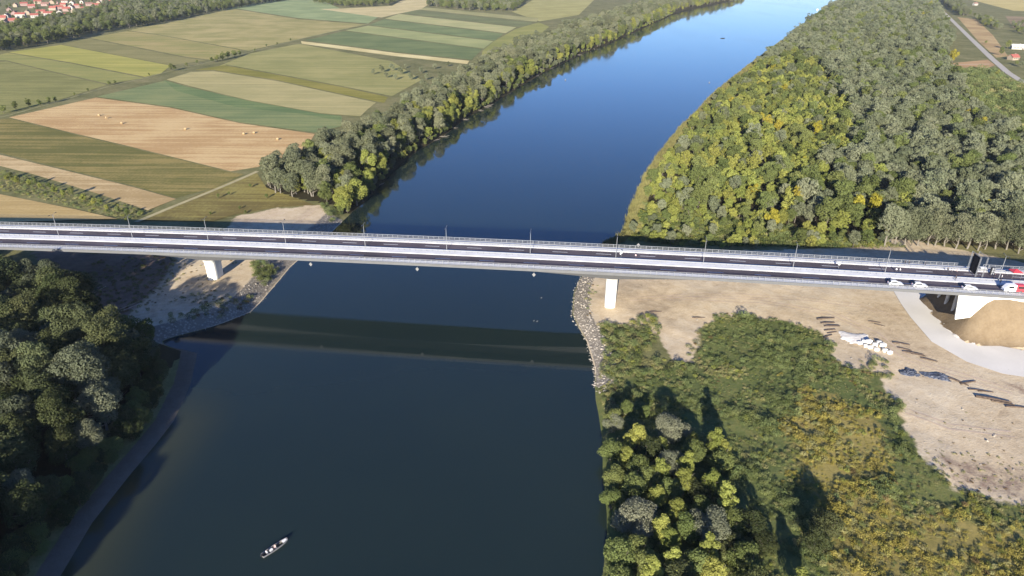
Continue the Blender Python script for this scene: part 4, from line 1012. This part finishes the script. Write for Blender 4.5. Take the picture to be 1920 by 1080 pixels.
# single trees and shrubs on the field edges
def shrubs(lst, kind, label, group, nm='shrub', cat='shrub'):
    for px, py, s in lst:
        x, y = un(px, py, 4); tree(kind, nm, x, y, s, label, cat, group)
shrubs([(14,338,.34),(32,344,.42),(55,346,.30),(75,352,.25),(104,362,.42),(118,366,.34),(158,378,.40),(176,384,.32),(200,392,.25)], 'poplar', 'yellow green shrub in the grassy strip beyond the bridge on the left', 'shrubs in the grassy strip')
shrubs([(20,334,.30),(66,346,.33),(92,354,.30),(135,368,.36),(190,386,.32),(222,398,.3),(240,404,.3),(262,404,.25)], 'broad', 'dark green shrub in the grassy strip beyond the bridge on the left', 'dark shrubs in the grassy strip')
shrubs([(398,117,.55),(408,115,.7),(418,113,.75),(428,110,.8),(440,107,.75),(450,104,.5)], 'broad', 'dark tree in the small clump on the field track', 'clump on the field track', 'broadleaf_tree', 'tree')
shrubs([(322,133,.6),(328,132,.5)], 'broad', 'dark bush at the crossing of the field tracks', 'bushes at the track crossing')
shrubs([(75,198,.4),(92,194,.45),(104,191,.4),(205,160,.4),(216,157,.35),(55,200,.5),(30,206,.5),(8,212,.6),(140,180,.25),(165,172,.25),(280,142,.25),(350,125,.35),(370,120,.35),(478,96,.3),(500,88,.3),(520,84,.3),(545,77,.3)], 'broad', 'low dark hedge bush along the field track', 'hedge bushes along the field track')
shrubs([(700,140,.5),(716,136,.6),(735,133,.55),(752,140,.6),(742,150,.5),(760,128,.4),(790,138,.5),(815,130,.5),(770,150,.6),(800,150,.5),(840,125,.5),(725,146,.5)], 'willow', 'grey green bush scattered on the rough ground beside the belt', 'bushes beside the left bank belt')
shrubs([(470,352,.2),(430,366,.16),(410,372,.2),(450,392,.15),(500,372,.2),(460,400,.15),(395,402,.15)], 'broad', 'small dark bush on the brown grass left of the sand', 'small bushes on the brown grass')

# lower left wood
def wood_edge(y): return np.interp(y, [-50, 150, 160, 170, 176, 186, 197, 211], [-96.5, -98.5, -101, -106, -124, -128, -134, -146])
gx, gy = jgrid(-330, -90, -40, 211, 6.3, .38)
ok = (gx < wood_edge(gy)); ok &= ~((gy < 20) & (gx > -110))
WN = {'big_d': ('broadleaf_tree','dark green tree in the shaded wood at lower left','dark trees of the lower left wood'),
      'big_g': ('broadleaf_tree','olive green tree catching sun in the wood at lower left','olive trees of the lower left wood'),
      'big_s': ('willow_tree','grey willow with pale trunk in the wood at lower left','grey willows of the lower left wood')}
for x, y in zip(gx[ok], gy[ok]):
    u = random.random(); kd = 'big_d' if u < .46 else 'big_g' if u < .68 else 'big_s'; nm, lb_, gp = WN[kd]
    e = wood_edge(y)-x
    tree(kd, nm, x, y, random.uniform(.55, .85) if e < 6 else random.uniform(.72, 1.12)*(1.4 if y < 62 else 1.0), lb_, 'tree', gp, 'shaded_wood')  # unseen trees on the camera side are enlarged to shade the wood
for y in np.concatenate([np.arange(60, 176, 1.9), np.arange(61, 172, 3.1)]):
    x = wood_edge(y)+random.uniform(-1, 3.4); tree(random.choice(['grove_d','grove_d','grove_g']), 'shrub', x, y, random.uniform(.3, .95), 'dark bush under the trees along the muddy shore', 'shrub', 'bushes along the muddy shore', 'shaded_wood')
for px, py, s, l in ((235,612,.75,'green bushy tree at the clearing edge above the shaded wood'),(272,618,.7,'green tree at the tip of the shaded wood by the stone bank')):
    z = 8; x, y = un(px, py, 9); tree('grove_g', 'broadleaf_tree', x, y, s*1.7, l, 'tree')

# grove on the right bank
def top(px, py, h):
    z = 2.0
    for _ in range(5):
        x, y = un(px, py, z+h); z = gz1(x, y)
    return x, y
G_S = [(1262,795,.95,'pale round willow at the top of the right bank grove'),(1195,962,1.05,'large silvery willow by the water in the lower grove'),(1332,978,1.0,'silvery willow at the right side of the lower grove'),(1262,868,.75,'small silvery willow in the middle of the grove'),(1150,790,.6,'grey bushy willow at the water end of the grove top')]
for px, py, s, l in G_S:
    x, y = top(px, py, 5.5*s); tree('grove_s', 'willow_tree', x, y, s, l, 'tree')
for px, py, s in ((1198,801,1.1),(1177,844,.9),(1180,815,.8),(1241,822,.8),(1300,815,.7),(1343,818,1.15),(1355,834,.9),(1288,861,1.1),(1241,865,1.05),(1284,888,1.0),(1339,891,1.0),(1232,916,.95),(1365,922,1.15),(1271,945,1.05),(1240,980,1.0),(1258,1000,1.0),(1331,1022,1.15),(1262,1036,1.0),(1340,1058,1.1),(1225,1061,1.0),(1506,1074,1.0),(1240,1100,1.1),(1300,1100,1.1),(1180,1100,1.0)):
    x, y = top(px, py, 6*s); tree('grove_y', 'poplar_tree', x, y, s, 'yellow green young poplar in the grove on the lower right bank', 'tree', 'yellow poplars of the right bank grove')
for px, py, s in ((1151,778,.8),(1147,835,.9),(1155,885,1.0),(1150,925,.9),(1198,865,1.0),(1190,900,1.0),(1300,842,.9),(1352,852,1.0),(1164,1036,1.1),(1194,1022,1.0),(1210,1045,1.0),(1399,1035,1.1),(1320,945,1.0),(1290,980,1.0),(1310,1050,1.0),(1160,1080,1.1),(1380,975,.9),(1410,1070,1.0),(1215,885,.9),(1260,905,.9),(1175,760,.6),(1210,765,.6)):
    x, y = top(px, py, 5*s); tree('grove_g', 'broadleaf_tree', x, y, s, 'mid green bushy tree in the grove on the lower right bank', 'tree', 'green trees of the right bank grove')
for px, py, s in ((1553,972,1.0),(1407,972,.9),(1530,1010,.75),(1345,935,.8),(1225,835,.8),(1310,915,.8),(1270,1070,1.0),(1370,1010,.9),(1440,1010,.7),(1420,1100,1.0)):
    x, y = top(px, py, 5*s); tree('grove_d', 'broadleaf_tree', x, y, s, 'dark green bushy tree beside the grove on the lower right bank', 'tree', 'dark trees beside the right bank grove')


def tuft(seed, H, Rr, n, leaf, mat, nl=6):
    return mesh_quads('tuft', crown(seed, H, Rr, .0, nl, n, leaf, 'round', (.35,.6)), [M[mat]])
KINDS_ = (('lf_scrub', ((.9,1.2),(.7,1.4),(1.5,1.0),(2.2,1.1))), ('lf_green', ((1.2,1.1),(.8,1.3))), ('lf_rod', ((.9,1.1),(1.2,.9),(.7,1.3))), ('lf_olive', ((.7,1.2),(1.0,.9),(.5,1.4))), ('lf_yel', ((.8,1.1),(1.2,.9))), ('lf_brown', ((.6,1.0),(.8,.8))))
TU = []; TUM = []
for mat, hs in KINDS_:
    TU.append([])
    for h, r_ in hs: TU[-1].append(len(TUM)); TUM.append(tuft(len(TUM)+1, h, r_, 300, .21, mat, 9))
def tk_(c): return random.choice(TU[c])
gx, gy = jgrid(16, 215, 58, 215, 1.0, .5)
ok = (pdist(SCRUB_R, gx, gy)/4+FB(gx, gy, 5, 9)*.55 > .1) & (gx-bankR(gy) > 1.5) & (pdist(ROADP, gx, gy) < -3); gx, gy = gx[ok], gy[ok]
gold = pdist(GOLD, gx, gy)/7+fbm(gx, gy, 6, 1)*.8; pn = fbm(gx, gy, 3.0, 2); pn2 = fbm(gx, gy, 12, 3); pn3 = fbm(gx, gy, 5, 4)
P, pk, sc_ = [], [], []
for x, y, g, a, b, c3 in zip(gx, gy, gold, pn, pn2, pn3):
    u = random.random()
    if g > 0: c = 2 if u < .60 else 3 if u < .85 else 4 if u < .93 else 0 if u < .97 else 5
    elif b > .35: c = 0 if u < .75 else 1 if u < .95 else 3
    elif b > -.4: c = 1 if u < .22 else 0 if u < .62 else 3 if u < .90 else 4
    else: c = 3 if u < .55 else 0 if u < .75 else 5 if u < .85 else 4
    if a < -.35 and random.random() < .85: continue
    P.append((x, y, gz1(x, y)-.15)); pk.append(tk_(c)); sc_.append(max(.25, random.uniform(.35, .85)*(1+.45*c3)*(1.0 if g > 0 or b > .2 else .8)))
def add(poly_, step, kinds, s0, s1, keep=1.0):
    lo, hi = poly_.min(0), poly_.max(0); hx, hy = jgrid(lo[0], hi[0], lo[1], hi[1], step, .5); o_ = inpoly(poly_, hx, hy) & ((hx-bankR(hy) > 1) | (bankL(hy)-hx > 3))
    for x, y in zip(hx[o_], hy[o_]):
        if random.random() > keep: continue
        P.append((x, y, gz1(x, y)-.15)); pk.append(tk_(random.choice(kinds))); sc_.append(random.uniform(s0, s1))
add(poly([(1128,604),(1180,600),(1215,590),(1240,605),(1232,640),(1200,665),(1300,682),(1300,700),(1125,705),(1130,660)], 2.2), 1.1, [0,1,3,3,4,0], .4, 1.2, .6)
add(poly([(1100,528),(1125,528),(1112,560),(1104,600),(1098,580),(1096,545)], 1.8), 1.3, [0,3,5], .3, .6, .3)
add(SCRUB_N, 1.5, [0,1,3,4,4,1], .6, 1.7, .85)
add(poly([(1290,630),(1340,600),(1330,690),(1290,690)], 2.2), 1.6, [3,5,0], .4, .9, .4)
add(poly([(1580,690),(1660,700),(1672,690),(1690,700),(1650,676),(1600,684)], 2.2), 1.4, [0,1,3], .5, 1.0, .6)
add(SCRUB_E, 5.0, [0,1,0,3], 2.0, 4.2, .9)
add(poly([(470,495),(520,495),(525,515),(500,530),(475,520)], 3), 1.3, [0,1], .6, 1.3, .9)
add(poly([(290,612),(420,585),(470,560),(500,530),(520,512),(470,545),(400,572),(330,590)], 3), 1.4, [0,1,3,5], .4, 1.1, .6)
add(poly([(340,560),(400,545),(440,560),(380,575)], 3), 1.6, [3,5,0], .3, .8, .5)
add(poly([(330,478),(180,490),(120,560),(150,620),(250,600),(330,520)], 3), 1.5, [0,3,5,1], .3, .8, .4)
add(poly([(470,480),(330,490),(250,600),(400,560)], 3), 2.0, [3,5,0], .25, .6, .3)
add(poly([(600,384),(640,395),(640,420),(622,418)], 3), 1.3, [0,1], .5, 1.2, .7)
add(poly([(0,318),(60,335),(180,370),(275,397),(240,414),(140,389),(0,356)], 4), 1.7, [0,3,4,0,3], .4, 1.0, .6)
add(poly([(1722,838),(1790,845),(1900,862),(1990,880),(1990,968),(1894,952),(1843,938),(1775,920)], 2.4), 1.0, [5,3,3], .2, .45, .3)
add(poly([(1700,745),(1900,790),(1900,860),(1790,845),(1722,838)], 2.4), 2.2, [5,3], .15, .4, .25)
scatter('undergrowth', P, pk, rng.uniform(0, 6.28, len(P)), sc_, TUM, 'weeds and bushy undergrowth covering the banks')
# reeds
def reed_mesh(seed):
    q = np.random.default_rng(seed); n = 120; b = q.normal(0, .8, (n, 2)); h = q.uniform(1.2, 2.6, n); dx = q.normal(0, .25, (n, 2)); w = .09
    a = q.uniform(0, 3.14, n); wx, wy = np.cos(a)*w, np.sin(a)*w; o = np.zeros(n)
    return mesh_quads('reed', np.stack([np.stack([b[:,0]-wx, b[:,1]-wy, o], -1), np.stack([b[:,0]+wx, b[:,1]+wy, o], -1), np.stack([b[:,0]+dx[:,0]+wx*.4, b[:,1]+dx[:,1]+wy*.4, h], -1), np.stack([b[:,0]+dx[:,0]-wx*.4, b[:,1]+dx[:,1]-wy*.4, h], -1)], 1), [M['reed_t']])
yy = np.concatenate([np.arange(268, 520, .8), np.arange(520, 1100, 1.5)]); P = []
for y in yy:
    for q in range(3):
        d = random.uniform(-1.0, 4.2); x = float(bankR(y))+d; P.append((x, y, max(gz1(x, y), -.4)-.05)) if random.random() < .7 else None
scatter('reeds', P, rng.integers(0, 3, len(P)), rng.uniform(0, 6.28, len(P)), rng.uniform(.7, 1.2, len(P)), [reed_mesh(i) for i in range(3)], 'dry yellow reeds fringing the right bank')
# stones of the bank armour
P = []
for q in range(3600):
    if q % 2: y = random.uniform(186, 298); d = random.uniform(-1.2, 8.0); x = float(bankL(y))-d
    else: y = random.uniform(160, 262); d = random.uniform(-1.2, 6.5); x = float(bankR(y))+d
    P.append((x, y, gz1(x, y)-.02))
for q in range(260):
    px, py = random.uniform(1110, 1920), random.uniform(540, 900); x, y = un(px, py, 2.2)
    if inpoly(SAND_R, np.array([x]), np.array([y]))[0]: P.append((x, y, gz1(x, y)))
for px, py in ((1311,443),(1309,446),(1302,447),(1290,447),(1350,449),(1362,452)):
    x, y = un(px, py, 2); P += [(x+random.uniform(-2,2), y+random.uniform(-1,1), gz1(x, y)+.1) for _ in range(6)]
scatter('bank_stones', P, rng.integers(0, 5, len(P)), rng.uniform(0, 6.28, len(P)), np.clip(rng.lognormal(-1.25, .55, len(P)), .12, 1.1)*np.where(np.array(P)[:,0] < 0, .75, 1.0), [rock_mesh('rock', i, M['stone']) for i in range(5)], 'pale broken stones along the river banks')

# ------------------------------------------------------------------ houses
def house(x, y, rz, L, Wd, hw, hr, wall, roof, label, group=None, z=None):
    r = empty('house', (x, y, gz1(x, y)-.1 if z is None else z), rz); tag(r, label, 'house', group); a, b = L/2, Wd/2
    MB().add([(-a,-b,0),(a,-b,0),(a,b,0),(-a,b,0),(-a,-b,hw),(a,-b,hw),(a,b,hw),(-a,b,hw),(-a,0,hw+hr),(a,0,hw+hr)], [(0,1,5,4),(2,3,7,6),(1,2,6,9,5),(3,0,4,8,7),(3,2,1,0)]).build('wall', wall, r)
    e = .5; k = hr/b; m = MB()
    for sg in (-1, 1):
        v = [(-a-e, sg*(b+e), hw-k*e+.03), (a+e, sg*(b+e), hw-k*e+.03), (a+e, 0, hw+hr+.03), (-a-e, 0, hw+hr+.03)]
        v += [(p[0], p[1], p[2]+.18) for p in v]; m.add(v, [(0,1,2,3),(7,6,5,4),(0,4,5,1),(1,5,6,2),(2,6,7,3),(3,7,4,0)])
    rf = m.build('roof', roof, r)
    MB().box(a*.35, a*.35+.8, .3, 1.1, hw+hr*.4, hw+hr+1.0).build('chimney', wall, rf)
    for i in range(3):
        xx = -a+L*(i+1)/4; wn = MB().box(xx-.75, xx+.75, -b-.04, -b+.06, hw*.45, hw*.45+1.3).build('window', M['wall_w'], r); MB().box(xx-.6, xx+.6, -b-.07, -b-.045, hw*.45+.12, hw*.45+1.18).build('pane', M['glass'], wn)
    MB().box(a*.82-.5, a*.82+.5, -b-.05, -b+.05, .1, 2.2).build('door', M['wood'], r)
    return r
VIL = [(14,30),(4,36),(28,26),(40,30),(52,24),(60,12),(66,30),(78,22),(86,8),(92,26),(100,16),(106,4),(112,24),(120,10),(126,18),(136,6),(140,22),(148,12),(154,3),(160,17),(168,8),(176,14),(186,5),(196,9),(205,3),(72,4),(46,8),(214,11),(222,4),(158,28),(166,32),(175,30),(150,27),(128,30),(30,10),(18,18),(240,3),(256,1),(182,9),(192,2),(201,8),(210,4),(219,8),(228,2),(236,7),(248,4),(264,3),(274,0),(122,2),(98,4),(112,14),(134,15),(10,44),(26,40)]
COLS = [('white','wall_w'),('cream','wall_c'),('pinkish','wall_p')]
for i, (px, py) in enumerate(VIL):
    x, y = un(px, py+3, 4); cn, cm = COLS[i % 3]; rn, rm = (('red','roofred') if i % 4 else ('brown','roofbrown'))
    house(x, y, .35+random.choice((0, math.pi/2))+random.uniform(-.15, .15), random.uniform(11, 17), random.uniform(8, 10.5), random.uniform(4, 6.5), random.uniform(2.6, 3.6), M[cm], M[rm], '%s walled house with %s roof in the far village at upper left' % (cn, rn), '%s village houses with %s roofs' % (cn, rn), z=3.9)
x, y = un(1906, 92, 4); house(x, y, -.35, 14, 9, 4.2, 2.2, M['wall_w'], M['white_concrete'], 'long white house with pale roof by the road at the right edge')
x, y = un(1899, 112, 4); house(x, y, .25, 10, 8, 3.6, 3.0, M['wall_c'], M['roofred'], 'cream house with red roof in front of the white house')
x, y = un(1828, 10, 4); house(x, y, .2, 11, 8, 5, 3, M['wall_w'], M['roofbrown'], 'lone white house among trees beyond the country road')
def lone(px, py, k, s, nm, l, cat='tree', grp=None):
    x, y = un(px, py, 4); tree(k, nm, x, y, s, l, cat, grp)
lone(1888, 92, 'broad', 1.0, 'broadleaf_tree', 'green tree standing left of the white house by the road')
lone(1848, 82, 'broad', .5, 'broadleaf_tree', 'small dark tree at the roadside bend')
lone(1876, 104, 'bank_g', .6, 'broadleaf_tree', 'dark tree in the garden in front of the red roof')
lone(1905, 122, 'broad', .55, 'broadleaf_tree', 'dark rounded tree at the right edge below the houses')
lone(1915, 126, 'willow', .6, 'willow_tree', 'grey green tree at the right edge below the houses')
lone(1868, 145, 'poplar', .7, 'poplar_tree', 'yellow green tree between the scrub and the country road')

plant_all()
# ------------------------------------------------------------------ air
t = NT('haze_air')
vol = t.n('ShaderNodeVolumePrincipled', {'Color': (.80,.88,1.0,1), 'Density': 0.00003, 'Anisotropy': 0.0})
t.t.links.new(vol.outputs[0], t.out.inputs['Volume'])
haze = MB().box(-3200, 4200, -400, 6500, -3, 116).build('haze', t.mat); tag(haze, kind='stuff')
